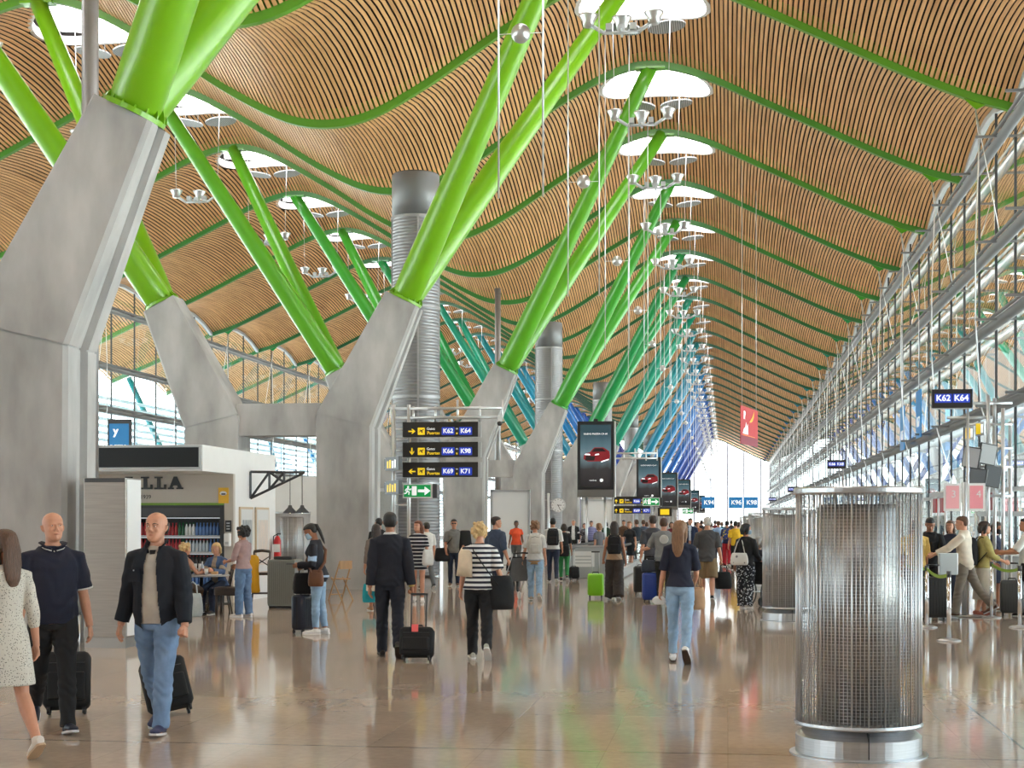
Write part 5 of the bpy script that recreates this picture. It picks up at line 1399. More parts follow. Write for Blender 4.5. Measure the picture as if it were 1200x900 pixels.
# ------------------------------------------------------------------ luggage
def suitcase(label, pos, w, d, h, m, rz=0., tilt=0., handle=.35, hard=True, lay=0., grip=M_BLACK):
    r = empty('suitcase', fl(*pos) if len(pos) == 2 else Vector(pos), 0, label, 'suitcase')
    r.rotation_euler = (-tilt * D2R, lay * D2R, rz * D2R)
    z0 = .055; sh = MB()
    # shell: rounded in all directions, ribs if hard
    n = 10; rings = []; rc = min(.06, d * .3)
    def ring(z, ins):
        pts = []
        for cx, cy, a0 in ((w / 2 - rc, d / 2 - rc, 0), (-w / 2 + rc, d / 2 - rc, PI / 2), (-w / 2 + rc, -d / 2 + rc, PI), (w / 2 - rc, -d / 2 + rc, PI * 1.5)):
            for i in range(5):
                a = a0 + i * PI / 8; pts.append(V(cx + (rc - ins) * math.cos(a), cy + (rc - ins) * math.sin(a), z))
        return pts
    for z, ins in ((0, .045), (.012, .02), (.04, 0), (h - .04, 0), (h - .012, .02), (h, .045)): rings.append(ring(z0 + z, ins))
    sh.ring_loft(rings, smooth=True)
    if hard:
        for i in range(7):
            x = -w / 2 + w * (i + 1.5) / 9
            for y in (-d / 2, d / 2): sh.box(x - .008, x + .008, y - .006, y + .006, z0 + .06, z0 + h - .06)
    sh.build('shell', m, r)
    if hard: MB().ring_loft([[V(-w / 2 - .003, y, z) for y, z in ((-.008, z0 + .04), (.008, z0 + .04), (.008, z0 + h - .04), (-.008, z0 + h - .04))], [V(w / 2 + .003, y, z) for y, z in ((-.008, z0 + .04), (.008, z0 + .04), (.008, z0 + h - .04), (-.008, z0 + h - .04))]]).build('zip_band', M_BLACK, r)
    else:
        MB().rbox(-w * .4, w * .4, -d / 2 - .035, -d / 2 + .02, z0 + .06, z0 + h * .62, .03).build('front_pocket', m, r)
        MB().box(-w * .38, w * .38, -d / 2 - .004, -d / 2 + .004, z0 + h * .78, z0 + h * .79).build('zip', M_DARK, r)
    for sx_ in (-1, 1):
        for sy_ in (-1, 1):
            wl2 = MB(); wl2.tube([(sx_ * (w / 2 - .05) - .012, sy_ * (d / 2 - .04), .028), (sx_ * (w / 2 - .05) + .012, sy_ * (d / 2 - .04), .028)], .028, 12)
            wl2.box(sx_ * (w / 2 - .05) - .016, sx_ * (w / 2 - .05) + .016, sy_ * (d / 2 - .04) - .012, sy_ * (d / 2 - .04) + .012, .035, z0 + .02)
            wl2.build('wheel', M_BLACK, r)
    if handle > 0:
        hb = MB(); zt = z0 + h + handle; hw = w * .22
        for sx_ in (-1, 1): hb.tube([(sx_ * hw, d / 2 - .03, z0 + h - .02), (sx_ * hw, d / 2 - .03, zt)], .009, 6)
        hb.build('pull_rods', M_POST if grip is M_BLACK else grip, r)
        MB().tube([(-hw - .015, d / 2 - .03, zt), (hw + .015, d / 2 - .03, zt)], .015, 8).build('pull_grip', M_BLACK, r)
    MB().tube([(-.07, 0, z0 + h - .01), (-.06, 0, z0 + h + .03), (.06, 0, z0 + h + .03), (.07, 0, z0 + h - .01)], .011, 6).build('carry_handle', M_BLACK, r)
    return r
def softbag(name, label, cat, loc, w, d, h, m, rz=0., strap=None, strap_m=None, group=None, handles=False):
    """loc = centre of the bag's bottom (world)"""
    r = empty(name, loc, rz, label, cat, group)
    rings = []
    for z, sw, sd in ((0, .80, .7), (.04, .94, .92), (.25, 1.02, 1.05), (.55, .98, 1.), (.8, .9, .8), (.95, .82, .55), (1., .74, .35)):
        rings.append([V(math.copysign(abs(math.cos(a)) ** .85, math.cos(a)) * w / 2 * sw, math.copysign(abs(math.sin(a)) ** .7, math.sin(a)) * d / 2 * sd * (1 + .06 * math.sin(3 * a + z * 5)), z * h) for a in [2 * PI * j / 24 for j in range(24)]])
    MB().ring_loft(rings, smooth=True).build('bag_body', m, r)
    MB().box(-w * .3, w * .3, -.006, .006, h * .985, h * 1.01).build('zip', M_DARK, r)
    if handles:
        for y in (-.03, .03): MB().tube([(-w * .22, y, h * .9), (-w * .18, y, h * 1.35), (0, y, h * 1.5), (w * .18, y, h * 1.35), (w * .22, y, h * .9)], .009, 6).build('handle', strap_m or m, r)
    if strap:
        inv = (Matrix.Translation(loc) @ Matrix.Rotation(rz, 4, 'Z')).inverted()
        MB().tube([inv @ Vector(p) for p in strap], [(.007, .026)] * len(strap), 6).build('strap', strap_m or m, r)
    return r
def backpack(J, label, m, w=.30, h=.44, d=.17, zf=.70, strap_m=None):
    H = J['H']; root = J['root']
    q = J['up3'](V(0, -.070 * H - .012, zf * H))
    loc = J['W'](q)
    r = empty('backpack', loc, root.rotation_euler.z, label, 'backpack')
    rings = []
    for z, sw, sd in ((0, .78, .7), (.03, .93, .92), (.2, 1., 1.06), (.6, 1., 1.), (.85, .92, .85), (.96, .75, .6), (1., .5, .35)):
        rings.append([V(math.copysign(abs(math.cos(a)) ** .55, math.cos(a)) * w / 2 * sw, -d / 2 + math.copysign(abs(math.sin(a)) ** .7, math.sin(a)) * d / 2 * sd, (z - .5) * h) for a in [2 * PI * j / 24 for j in range(24)]])
    MB().ring_loft(rings, smooth=True).build('pack_body', m, r)
    MB().rbox(-w * .36, w * .36, -d - .045, -d + .02, -h * .42, h * .02, .04).build('front_pocket', m, r)
    MB().tube([(-w * .38, -d * .72, h * .2), (-w * .3, -d * .85, h * .36), (0, -d * .9, h * .42), (w * .3, -d * .85, h * .36), (w * .38, -d * .72, h * .2)], .006, 5).build('zip', M_DARK, r)
    for s in (-1, 1):
        inv = Matrix.Rotation(-0, 4, 'Z')
        P = [V(s * w * .25, -.01, h * .40), V(s * .065 * H, .03 * H, .835 * H - zf * H), V(s * .070 * H, .125 * H, .79 * H - zf * H), V(s * .078 * H, .140 * H, .74 * H - zf * H), V(s * .10 * H, .07 * H, .66 * H - zf * H), V(s * w * .42, -.02, -h * .40)]
        MB().tube(P, [(.006, .02)] * len(P), 6).build('shoulder_strap', strap_m or m, r)
    return r
def T(m, **k): return dict(dict(m=m, sleeve=.42, hem=.49), **k)
def B(m, **k): return dict(dict(m=m), **k)
C_BLACK = cloth('black', (22, 22, 25)); C_NAVY = cloth('navy', (24, 28, 48)); C_WHITE = cloth('white', (206, 206, 204)); C_JEAN = cloth('jean_mid', (92, 118, 152), .25); C_JEANL = cloth('jean_light', (140, 168, 196), .22); C_JEAND = cloth('jean_dark', (38, 46, 66), .2); C_GREY = cloth('grey', (98, 100, 102)); C_KHAKI = cloth('khaki', (126, 106, 78)); C_CREAM = cloth('cream', (205, 192, 172)); C_TAN = cloth('tan', (150, 120, 88))
BAGBLK = cloth('bag_black', (20, 20, 23), .2)

# ------------------------------------------------------------------ foreground people
speckd = speck('speckled_dress', (196, 192, 182), (60, 58, 58), 75, .26)
J = person('woman in white speckled dress with long brown hair at the left frame edge', (6, 888), 1.62, 24, 'f', 1.02, 0, 'light', legs=((12, 6, 6), (-14, 24, -30)), arms=((10, 8, 12, 0), (-8, 9, 14, 0)), head=(14, 0), hair=('long', 'brown'),
    top=T(speckd, sleeve=.72, hem=.56, flare=.0, name='dress_bodice', ease=.010), bottom=B(speckd, kind='skirt', hem=.31, wide=.035, waist=.62, name='dress_skirt', ease=.013), shoes=(214, 206, 198, (190, 160, 130)), vox=.008, hvox=.0065)
def polo_trim(J, root):
    H = J['H']; nb = J['nb']
    MB().tube([nb + V(.012, .07, -.010) , nb + V(.0, .092, -.07), nb + V(.0, .112, -.12)], .007, 6).build('placket', C_NAVY, root)
    for s in (-1, 1):
        MB().tube([nb + V(s * .016, .096, -.026), nb + V(s * .066, .080, -.008), nb + V(s * .092, .008, .014), nb + V(s * .06, -.075, .024)], [(.006, .028)] * 4, 6).build('collar', C_NAVY, root)
        MB().tube([nb + V(s * .020, .106, -.042), nb + V(s * .074, .090, -.026), nb + V(s * .103, .008, -.004), nb + V(s * .07, -.08, .006)], .0042, 6).build('collar_trim', C_WHITE, root)
    for q in (-.035, -.07): MB().ball(nb + V(0, .098 - q * .18, q - .012), .006, 6).build('button', C_WHITE, root)
    for n in 'LR':
        sh_, el = J['sh' + n], J['el' + n]; p = sh_.lerp(el, .845); d = (el - sh_).normalized()
        MB().tube([p - d * .006, p + d * .006], .030 * H * 1.12 + .0265, 18).build('cuff_trim', C_WHITE, root)
J1 = person('bald man in navy polo shirt with white collar trim and black trousers', (62, 858), 1.75, 186, 'm', 1.10, .02, 'light', legs=((15, 6, 10), (-17, 28, -28)), arms=((-4, 10, 12, 0), (10, 9, 12, 0)), head=(10, 6), hair=('none', 'grey'),
    top=T(C_NAVY, sleeve=.42, hem=.49, ease=.014, name='polo_shirt'), bottom=B(C_BLACK, ease=.013), shoes=(22, 26, 44, (200, 200, 205)), vox=.008, hvox=.0055, hands=('relax', 'grip'), extra=(polo_trim,))
suitcase('black suitcase trailing behind the bald man in the navy polo', (78, 838), .40, .23, .50, cloth('case_black', (19, 19, 21)), rz=20, tilt=16, handle=.38, hard=False)
tee = cloth('oat_tee', (176, 168, 158)); jkt = cloth('dark_field_jacket', (18, 23, 34))
def jacket_trim(J, root):
    H = J['H']; nb = J['nb']
    for s in (-1, 1):
        MB().tube([nb + V(s * .03, .082, -.06), nb + V(s * .062, .062, -.01), nb + V(s * .074, .0, .022), nb + V(s * .045, -.06, .032)], [(.008, .030)] * 4, 6).build('collar', jkt, root)
    p = J['up3'](V(.075 * H, .075 * H, .72 * H)); MB().box(p.x - .05, p.x + .05, p.y + .012, p.y + .030, p.z - .06, p.z + .04).build('chest_pocket', jkt, root)
    MB().ball(p + V(0, .032, .03), .007, 6).build('button', M_POST, root)
    MB().box(nb.x - .022, nb.x + .022, nb.y + .085, nb.y + .105, nb.z - .075, nb.z - .035).build('tee_badge', C_BLACK, root)
J3 = person('balding man in dark field jacket, oat tee and light jeans walking forward', (184, 858), 1.75, 158, 'm', 1.02, .012, 'light', legs=((13, 4, 6), (-13, 22, -22)), arms=((6, 10, 12, 0), (-10, 14, 16, 0)), head=(-4, 2), hair=('fringe', 'dark'),
    top=T(tee, hem=.49, name='tee_shirt'), jacket=T(jkt, sleeve=.96, hem=.455, ease=.026, open=(.04, .085), name='jacket', flare=.08), bottom=B(cloth('jean_pale_blue', (112, 138, 172), .2), ease=.012, wide=.006), shoes=(44, 48, 82, (215, 215, 215)), vox=.008, hvox=.0055, hands=('grip', 'relax'), extra=(jacket_trim,))
suitcase('black cabin suitcase tilted behind the man in the field jacket', (203, 838), .40, .22, .46, cloth('case_black', (19, 19, 21)), rz=30, tilt=22, handle=.40, hard=False, lay=-10)
mask_b = mat('mask_blue', lin((150, 180, 200)), .8); mask_k = mat('mask_black', (.012, .012, .014), .8); mask_w = mat('mask_white', (.7, .72, .74), .8)
J4 = person('woman in dark cardigan and face mask looking down at her phone', (373, 743), 1.66, 78, 'f', 1.06, .006, 'olive', legs=((3, 3, 0), (-4, 4, 0)), arms=((2, 6, 84, 22), (-2, 6, 80, 26)), lean=6, head=(0, -26), hair=('pony', 'black'),
    top=T(cloth('pale_blue_shirt', (150, 172, 200)), hem=.50), jacket=T(cloth('dark_cardigan', (26, 28, 38)), sleeve=.98, hem=.46, ease=.02, open=(.03, .06), name='cardigan'), bottom=B(C_JEANL, ease=.007, hem=.9), shoes=(222, 222, 222), vox=.010, mask=mask_b, hands=('grip', 'grip'))
p = J4['W'](J4['gripL']); 
o = empty('mobile_phone', p + V(-.02, 0, .03), .3, 'dark phone held by the masked woman in the cardigan', 'phone'); MB().rbox(-.075, .075, -.037, .037, -.005, .005, .012).build('case', M_BLACK, o); MB().box(-.07, .07, -.033, .033, .005, .0065).build('screen', M_DARK, o)
pw = J4['W']; Hh = J4['H']
softbag('crossbody_bag', 'brown leather crossbody bag on the masked woman with the phone', 'bag', pw(V(-.17, .0, .44 * Hh)) + V(0, 0, 0), .24, .10, .25, mat('brown_leather_bag', lin((104, 64, 40)), .5, var=.2), J4['root'].rotation_euler.z + PI / 2, strap=[pw(V(-.20, .06, .57 * Hh)), pw(V(-.14, .15, .66 * Hh)), pw(V(0, .13, .77 * Hh)), pw(V(.09, .02, .845 * Hh)), pw(V(.06, -.10, .77 * Hh)), pw(V(-.1, -.12, .66 * Hh)), pw(V(-.2, -.04, .57 * Hh))])
r = suitcase('dark navy cabin suitcase standing in front of the masked woman', (355, 742), .36, .24, .54, mat('case_navy', lin((26, 32, 50)), .35), rz=75, handle=.24)
b_ = r.location
softbag('travel_bag', 'black soft bag resting on the dark navy cabin suitcase', 'bag', (b_.x + .02, b_.y - .02, .605), .34, .22, .32, BAGBLK, .3, handles=True)
J5 = person('woman with black afro hair in mauve top and blue jeans by the posters', (285, 723), 1.60, 50, 'f', 1.02, 0, 'tan', legs=((3, 3, 0), (-3, 4, 0)), arms=((16, 6, 62, 20), (10, 6, 50, 16)), head=(10, 0), hair=('afro', 'black'), top=T(cloth('mauve', (158, 132, 132)), sleeve=.55, hem=.52), bottom=B(C_JEAN, ease=.010, wide=.014), shoes=(215, 210, 205))
# seated pair
def seated(label, px, d, H, face, sex, **k):
    q = at(px, HZ, d); q.z = 0
    return person(label, (px, 0, q), H, face, sex, **k)
seated('seated blonde woman in denim jacket at the café table facing the hall', 256, 28.75, 1.62, 150, 'f', legs=((80, 82, 0), (84, 76, 0)), arms=((38, 8, 62, 24), (30, 8, 72, 28)), lean=6, head=(10, -8), hair=('bob', 'blonde'), top=T(cloth('beige_knit', (150, 134, 118)), hem=.50), jacket=T(cloth('denim_jacket', (66, 88, 124), .2), sleeve=.98, hem=.50, ease=.02, open=(.04, .07)), bottom=B(C_JEAND), shoes=(60, 60, 64), build=1.08)
seated('seated woman with short blonde hair seen from behind at the café table', 212, 28.2, 1.60, -62, 'f', legs=((82, 84, 0), (78, 80, 0)), arms=((42, 8, 54, 18), (36, 10, 60, 18)), lean=8, hair=('curly', 'blonde'), top=T(cloth('pink_beige', (170, 130, 110)), sleeve=.2, hem=.5), bottom=B(cloth('brown_trousers', (90, 70, 56))), shoes=(70, 60, 54), build=1.1)
q = at(226, HZ, 27.7); softbag('tote_bag', 'pale grey tote bag standing on the floor under the café table', 'bag', (q.x, q.y, 0), .36, .16, .42, cloth('tote_grey', (178, 184, 186)), .2, handles=True)

# ------------------------------------------------------------------ middle group
suit = cloth('charcoal_suit', (22, 24, 36))
J8 = person('dark-haired man in a navy suit walking away with a cabin case', (457, 770), 1.78, 0, 'm', 1.0, 0, 'olive', legs=((8, 4, 4), (-13, 24, -38)), arms=((-6, 7, 10, 0), (-8, 9, 6, 0)), hair=('short', 'black'), top=T(C_WHITE, hem=.6, flare=0, collar=True), jacket=T(suit, sleeve=.96, hem=.45, ease=.024, name='suit_jacket'), bottom=B(suit, name='suit_trousers', wide=.008), shoes=(30, 22, 20, (60, 48, 40)), vox=.009, hands=('relax', 'grip'))
# wristwatch
d_ = J8['hdR']; MB().tube([J8['wrR'] - d_ * .02, J8['wrR'] + d_ * .004], .038, 14).build('wristwatch', mat('gold_watch', (.55, .42, .16), .3, .8), J8['root'])
r = suitcase('black wheeled cabin case with a red tag pulled by the suit man', (488, 775), .42, .24, .36, cloth('case_black', (19, 19, 21)), rz=4, tilt=14, handle=.44, hard=False, grip=M_DARK)
MB().box(-.05, .03, -.165, -.155, .34, .43).build('luggage_tag', mat('tag_red', lin((225, 95, 95)), .5), r)
J9 = person('blonde woman in a navy and white striped tee seen from behind', (562, 772), 1.66, 0, 'f', 1.14, .008, 'light', legs=((6, 6, 2), (-13, 26, -42)), arms=((4, 8, 16, 0), (-6, 16, 34, 0)), hair=('curly', 'blonde'), top=T(stripes('breton_stripes', (222, 222, 222), (24, 26, 42), 16.5, .52), sleeve=.44, hem=.5, ease=.016), bottom=B(C_BLACK, ease=.012, wide=.006), shoes=(170, 168, 160), vox=.009)
pw = J9['W']; Hh = J9['H']
softbag('shoulder_bag', 'large black shoulder bag at the hip of the woman in stripes', 'bag', pw(V(.26, -.02, .37 * Hh)), .34, .24, .42, BAGBLK, .3, strap=[pw(V(.20, .12, .60 * Hh)), pw(V(.08, .21, .70 * Hh)), pw(V(-.06, .16, .80 * Hh)), pw(V(-.10, .0, .865 * Hh)), pw(V(-.075, -.10, .81 * Hh)), pw(V(.0, -.155, .745 * Hh)), pw(V(.10, -.175, .66 * Hh)), pw(V(.20, -.16, .58 * Hh)), pw(V(.26, -.06, .54 * Hh))], strap_m=C_BLACK)
sc_ = MB(); pts = [V(-.12, .06, .80 * Hh), V(-.155, .0, .825 * Hh), V(-.175, -.085, .79 * Hh), V(-.18, -.12, .70 * Hh), V(-.19, -.10, .62 * Hh)]
sc_.tube([pw(p) for p in pts], [(.02, .06), (.025, .08), (.03, .085), (.03, .09), (.02, .10)], 12)
tag(sc_.build('draped_scarf', cloth('scarf_beige', (206, 188, 164))), 'beige scarf draped over the left shoulder of the woman in stripes', 'scarf')
J10 = person('woman with long auburn hair in a dark striped mini dress facing the camera', (490, 705), 1.70, 176, 'f', .96, 0, 'light', legs=((4, 3, 0), (-8, 12, -8)), arms=((6, 8, 14, 0), (20, 8, 84, 16)), head=(-32, 0), hair=('long', 'auburn'), top=T(stripes('dark_stripes', (24, 25, 36), (200, 200, 204), 13, .72), sleeve=.36, hem=.5, name='dress_bodice'), bottom=B(stripes('dark_stripes', 0, 0, 0), kind='skirt', hem=.38, wide=.02, name='dress_skirt'), shoes=(205, 205, 205))
pw = J10['W']; q = pw(J10['grip' + 'L']); softbag('held_jacket', 'white folded jacket held by the woman in the dark striped dress', 'jacket', pw(V(-.22, .16, .50)) + V(0, 0, .28), .30, .14, .34, C_WHITE, 1.0)
q = fl(478, 707)
person('woman with a ponytail and pale skirt walking just ahead of the suit man', (441, 716), 1.64, 8, 'f', .98, 0, 'tan', legs=((10, 6, 2), (-12, 22, -26)), hair=('long', 'dark'), top=T(cloth('taupe_top', (110, 96, 90)), sleeve=.8, hem=.5), bottom=B(C_CREAM, kind='skirt', hem=.22, wide=.03), shoes=(150, 110, 80))
softbag('teal_bag', 'teal drawstring bag beside the woman in the pale skirt', 'bag', fl(439, 716) + V(-.12, .05, .16), .26, .14, .36, cloth('teal', (30, 150, 165)), .2)
person('dark-haired man in a black jacket, mostly hidden behind the suit man', (444, 694), 1.76, 10, 'm', hair=('short', 'black'), top=T(C_BLACK, sleeve=.95), bottom=B(C_JEAND), vox=.012)
person('person in a white shirt half hidden behind the woman in the striped dress', (500, 690), 1.66, 20, 'm', hair=('short', 'dark'), top=T(C_WHITE), bottom=B(C_GREY), vox=.012)
J12 = person('man in sunglasses and grey shirt carrying a black shoulder bag', (532, 687), 1.74, 180, 'm', 1., .006, 'tan', legs=((8, 4, 4), (-6, 12, -8)), arms=((8, 12, 40, 10), (12, 8, 30, 10)), hair=('short', 'black'), top=T(cloth('mid_grey_shirt', (118, 116, 112)), hem=.49), bottom=B(C_JEAND), shoes=(120, 96, 80))
hm_ = J12['headM']; g_ = MB()
for s in (-1, 1): g_.ring_loft([[hm_ @ V(s * .14 + .11 * math.cos(a), .44 + dy, .50 + .075 * math.sin(a)) for a in [2 * PI * j / 12 for j in range(12)]] for dy in (0, .03)])
g_.tube([hm_ @ V(-.3, .3, .53), hm_ @ V(-.2, .44, .53), hm_ @ V(.2, .44, .53), hm_ @ V(.3, .3, .53)], .004, 5); g_.build('sunglasses', M_BLACK, J12['root'])
pw = J12['W']; softbag('shoulder_bag', 'black duffel on the hip of the man in sunglasses', 'bag', pw(V(.30, .05, .66)), .44, .24, .36, BAGBLK, .5, strap=[pw(V(.28, .05, 1.0)), pw(V(.1, .15, 1.22)), pw(V(-.11, .03, 1.49)), pw(V(.05, -.15, 1.25)), pw(V(.28, -.05, 1.0))])
softbag('dark_coat', 'black coat slung over the arm of the man in sunglasses', 'coat', pw(V(-.30, .02, .82)), .34, .2, .66, C_BLACK, .4)
person('man in a dark blue shirt turning right beside the woman in stripes', (581, 704), 1.78, -40, 'm', 1.05, .008, 'light', legs=((8, 4, 2), (-10, 20, -22)), arms=((-2, 10, 16, 0), (-6, 12, 22, 0)), head=(-38, 0), hair=('short', 'dark'), top=T(cloth('slate_blue_shirt', (58, 70, 92)), sleeve=.6, hem=.48, ease=.018), bottom=B(C_JEAND), shoes=(60, 60, 60))
person('woman in a bright orange top and grey jeans facing the camera', (605, 668), 1.72, 180, 'f', 1.1, .008, 'dark', arms=((6, 10, 20, 0), (6, 10, 20, 0)), hair=('bun', 'black'), top=T(cloth('orange', (226, 84, 46)), sleeve=.25, hem=.5), bottom=B(C_GREY), vox=.012)
person('person in dark clothes standing behind the orange top woman', (618, 660), 1.6, 170, 'f', skin='dark', hair=('bob', 'black'), top=T(C_BLACK), bottom=B(C_BLACK), vox=.013)
J15 = person('woman with curly hair in white tee, jacket tied at her waist, torn jeans', (627, 704), 1.68, 0, 'f', 1.05, 0, 'light', legs=((8, 5, 2), (-10, 20, -28)), arms=((-2, 12, 24, 0), (2, 8, 14, 0)), hair=('curly', 'lightbrown'), top=T(C_WHITE, hem=.5), bottom=B(C_JEANL, wide=.006), shoes=(170, 150, 130))
R_ = J15['trings'](.022, z0=.44, z1=.60, flare=.25); MB().ring_loft(R_[:3] if len(R_) > 3 else R_, smooth=True).build('tied_jacket', C_TAN, J15['root'])
backpack(J15, 'pale grey backpack on the curly-haired woman in the white tee', cloth('pack_pale', (188, 186, 180)), .28, .40, .14)
J17 = person('man in white shirt and dark jeans with a black backpack', (648, 682), 1.76, 0, 'm', 1.05, 0, 'tan', legs=((6, 4, 2), (-8, 16, -20)), hair=('short', 'black'), top=T(C_WHITE, sleeve=.5, hem=.5), bottom=B(C_JEAND), vox=.012)
backpack(J17, 'black backpack on the man in the white shirt', BAGBLK, .34, .48, .18)
J18 = person('woman in a black top and green trousers seen from behind', (661, 681), 1.62, 0, 'f', 1.0, 0, 'olive', legs=((6, 4, 2), (-10, 20, -24)), hair=('bob', 'dark'), top=T(C_BLACK, hem=.46), bottom=B(cloth('green_trousers', (44, 122, 66)), hem=.9), vox=.012)
softbag('waist_bag', 'black bag at the back of the woman in green trousers', 'bag', J18['W'](V(.0, -.2, .72)), .32, .14, .30, BAGBLK, 0)
suitcase('small black trolley rolling beside the woman in green trousers', (673, 680), .30, .22, .34, cloth('case_black', (19, 19, 21)), rz=20, tilt=10, handle=.55, hard=False)
person('man with white shirt under dark jacket behind the walkway panel', (672, 656), 1.78, 175, 'm', hair=('short', 'grey'), top=T(C_WHITE), jacket=T(C_BLACK, sleeve=.95, open=(.07, .09), ease=.02), bottom=B(C_BLACK), vox=.013)
person('person in a dark patterned top behind the walkway panel, middle one', (685, 655), 1.62, 170, 'f', hair=('bob', 'black'), top=T(speck('dark_floral', (60, 56, 62), (170, 168, 175), 20, .3)), bottom=B(C_BLACK), vox=.013)
person('person in a lilac checked shirt behind the walkway panel, right one', (693, 656), 1.72, 185, 'm', hair=('short', 'black'), top=T(stripes('lilac_check', (150, 150, 190), (96, 100, 150), 16)), bottom=B(C_JEAND), vox=.013)
person('blonde woman in a grey tunic beside the green suitcase', (702, 677), 1.64, 40, 'f', 1.0, 0, 'light', legs=((8, 5, 2), (-10, 20, -22)), hair=('bob', 'lightbrown'), top=T(cloth('grey_tunic', (104, 104, 110)), sleeve=.3, hem=.5, name='tunic'), bottom=B(cloth('grey_tunic', (104, 104, 110)), kind='skirt', hem=.32, wide=.02), shoes=(210, 160, 60), vox=.012)
J21 = person('woman in wide charcoal trousers with a black backpack seen from behind', (720, 703), 1.68, 0, 'f', .98, 0, 'tan', legs=((6, 5, 2), (-8, 14, -14)), arms=((4, 10, 18, 0), (-4, 10, 22, 0)), hair=('long', 'dark'), top=T(cloth('sand_top', (170, 140, 112)), sleeve=.0, hem=.5), bottom=B(cloth('charcoal_wide', (54, 48, 46)), wide=.055, ease=.012, waist=.62), shoes=(46, 46, 50), hands=('grip', 'relax'))
backpack(J21, 'black backpack on the woman in wide charcoal trousers', BAGBLK, .30, .42, .16)
suitcase('bright lime green hard suitcase pulled upright', (698, 701), .36, .24, .50, mat('case_lime', lin((128, 196, 30)), .35), rz=6, handle=.48)
person('person in a black sleeveless dress standing beyond the green suitcase', (738, 671), 1.70, 150, 'f', 1.0, 0, 'light', legs=((4, 4, 0), (-4, 8, -4)), hair=('short', 'lightbrown'), top=T(C_BLACK, sleeve=.3, name='dress_bodice'), bottom=B(C_BLACK, kind='skirt', hem=.32, wide=.03), vox=.012)
person('man in shorts and dark tee behind the black sleeveless dress', (746, 664), 1.76, 20, 'm', hair=('short', 'brown'), top=T(cloth('dark_teal_tee', (40, 52, 64))), bottom=B(C_JEAND, kind='shorts'), vox=.013)
person('man in a charcoal tee just left of the grey logo tee', (765, 700), 1.80, 12, 'm', 1.08, .01, 'light', legs=((6, 4, 2), (-6, 12, -12)), hair=('short', 'dark'), top=T(cloth('charcoal_tee', (62, 64, 72)), sleeve=.46), bottom=B(C_BLACK))
def logo(J, root):
    p = J['up3'](V(.02, -.086 * J['H'] * 1.05 - .012, .745 * J['H']))
    Ml = Matrix.Translation(p) @ Matrix.Rotation(PI / 2, 4, 'X')
    MB().lathe([(.075, 0), (.095, 0), (.095, .012), (.075, .012)], M=Ml, n=28).build('back_print', C_WHITE, root)
    for a in (.6, -.6, 1.57): MB().box(-.07, .07, -.012, .012, 0, .012, M=Ml @ Matrix.Rotation(a, 4, 'Z')).build('back_print_bar', C_WHITE, root)
J24 = person('man in a grey tee with a round white logo on the back', (778, 707), 1.74, -6, 'm', 1.1, .01, 'light', legs=((6, 4, 2), (-6, 10, -10)), arms=((10, 26, 70, -10), (4, 10, 20, 0)), hair=('short', 'brown'), top=T(cloth('heather_tee', (122, 124, 126)), sleeve=.46, hem=.48), bottom=B(C_BLACK), extra=(logo,))
suitcase('tall black suitcase left of the blue suitcase', (751, 697), .34, .26, .62, mat('case_black_hard', (.015, .015, .017), .4), rz=8, handle=.3)
r = suitcase('royal blue hard suitcase beside the grey logo tee man', (763, 706), .38, .26, .58, mat('case_blue', lin((32, 64, 150)), .35), rz=6, handle=.3)
softbag('dark_coat', 'dark bundled coat lying on the royal blue suitcase', 'coat', (r.location.x, r.location.y, .645), .42, .26, .26, cloth('slate_coat', (54, 62, 76)), .1)
J25 = person('woman with long fair hair, navy tee and light blue jeans walking away', (797, 776), 1.68, -4, 'f', .98, 0, 'light', legs=((5, 5, 2), (-12, 26, -44)), arms=((2, 10, 12, 0), (14, 8, 52, 14)), head=(-14, 0), hair=('long', 'lightbrown'), top=T(C_NAVY, sleeve=.46, hem=.52, ease=.012), bottom=B(C_JEANL, ease=.006, hem=.94), shoes=(228, 228, 228, (60, 62, 70)), vox=.008, hvox=.007)
pw = J25['W']; softbag('paper_bag', 'brown paper carrier held by the woman in light blue jeans', 'bag', pw(J25['gripR']) + V(.02, -.02, -.34), .20, .14, .28, cloth('kraft_paper', (176, 140, 108)), .4, handles=True)
q = pw(J25['gripL']); o = empty('face_mask_held', q + V(0, -.02, -.02), 0, 'crumpled white mask in the left hand of the woman in light jeans', 'mask'); MB().ring_loft([[V(math.cos(a) * w_, math.sin(a) * .012, z) for a in [2 * PI * j / 14 for j in range(14)]] for z, w_ in ((-.05, .05), (-.02, .085), (.02, .08), (.05, .04))], smooth=True).build('mask_cloth', mask_w, o)
J26 = person('grey-haired man in dark grey polo and khaki shorts walking away', (829, 707), 1.76, 0, 'm', 1.08, .01, 'light', legs=((8, 5, 2), (-10, 20, -26)), arms=((4, 12, 16, 0), (-2, 10, 14, 0)), hair=('short', 'white'), top=T(cloth('iron_polo', (72, 72, 74)), sleeve=.46, hem=.47), bottom=B(C_KHAKI, kind='shorts', ease=.014, hem=1.02, wide=.012), shoes=(34, 30, 30), hands=('relax', 'grip'))
softbag('holdall', 'black holdall hanging from the hand of the man in khaki shorts', 'bag', J26['W'](J26['gripR']) + V(.03, 0, -.50), .36, .2, .36, BAGBLK, .2, handles=True)
person('man in a dark blue suit jacket walking toward the camera in the crowd', (809, 668), 1.80, 172, 'm', 1.02, 0, 'light', hair=('short', 'dark'), top=T(cloth('pale_shirt', (190, 200, 214)), hem=.56, flare=0, collar=True), jacket=T(cloth('blue_suit', (26, 36, 66)), sleeve=.96, hem=.45, ease=.022, open=(.05, .04)), bottom=B(cloth('blue_suit', (26, 36, 66))), vox=.012)
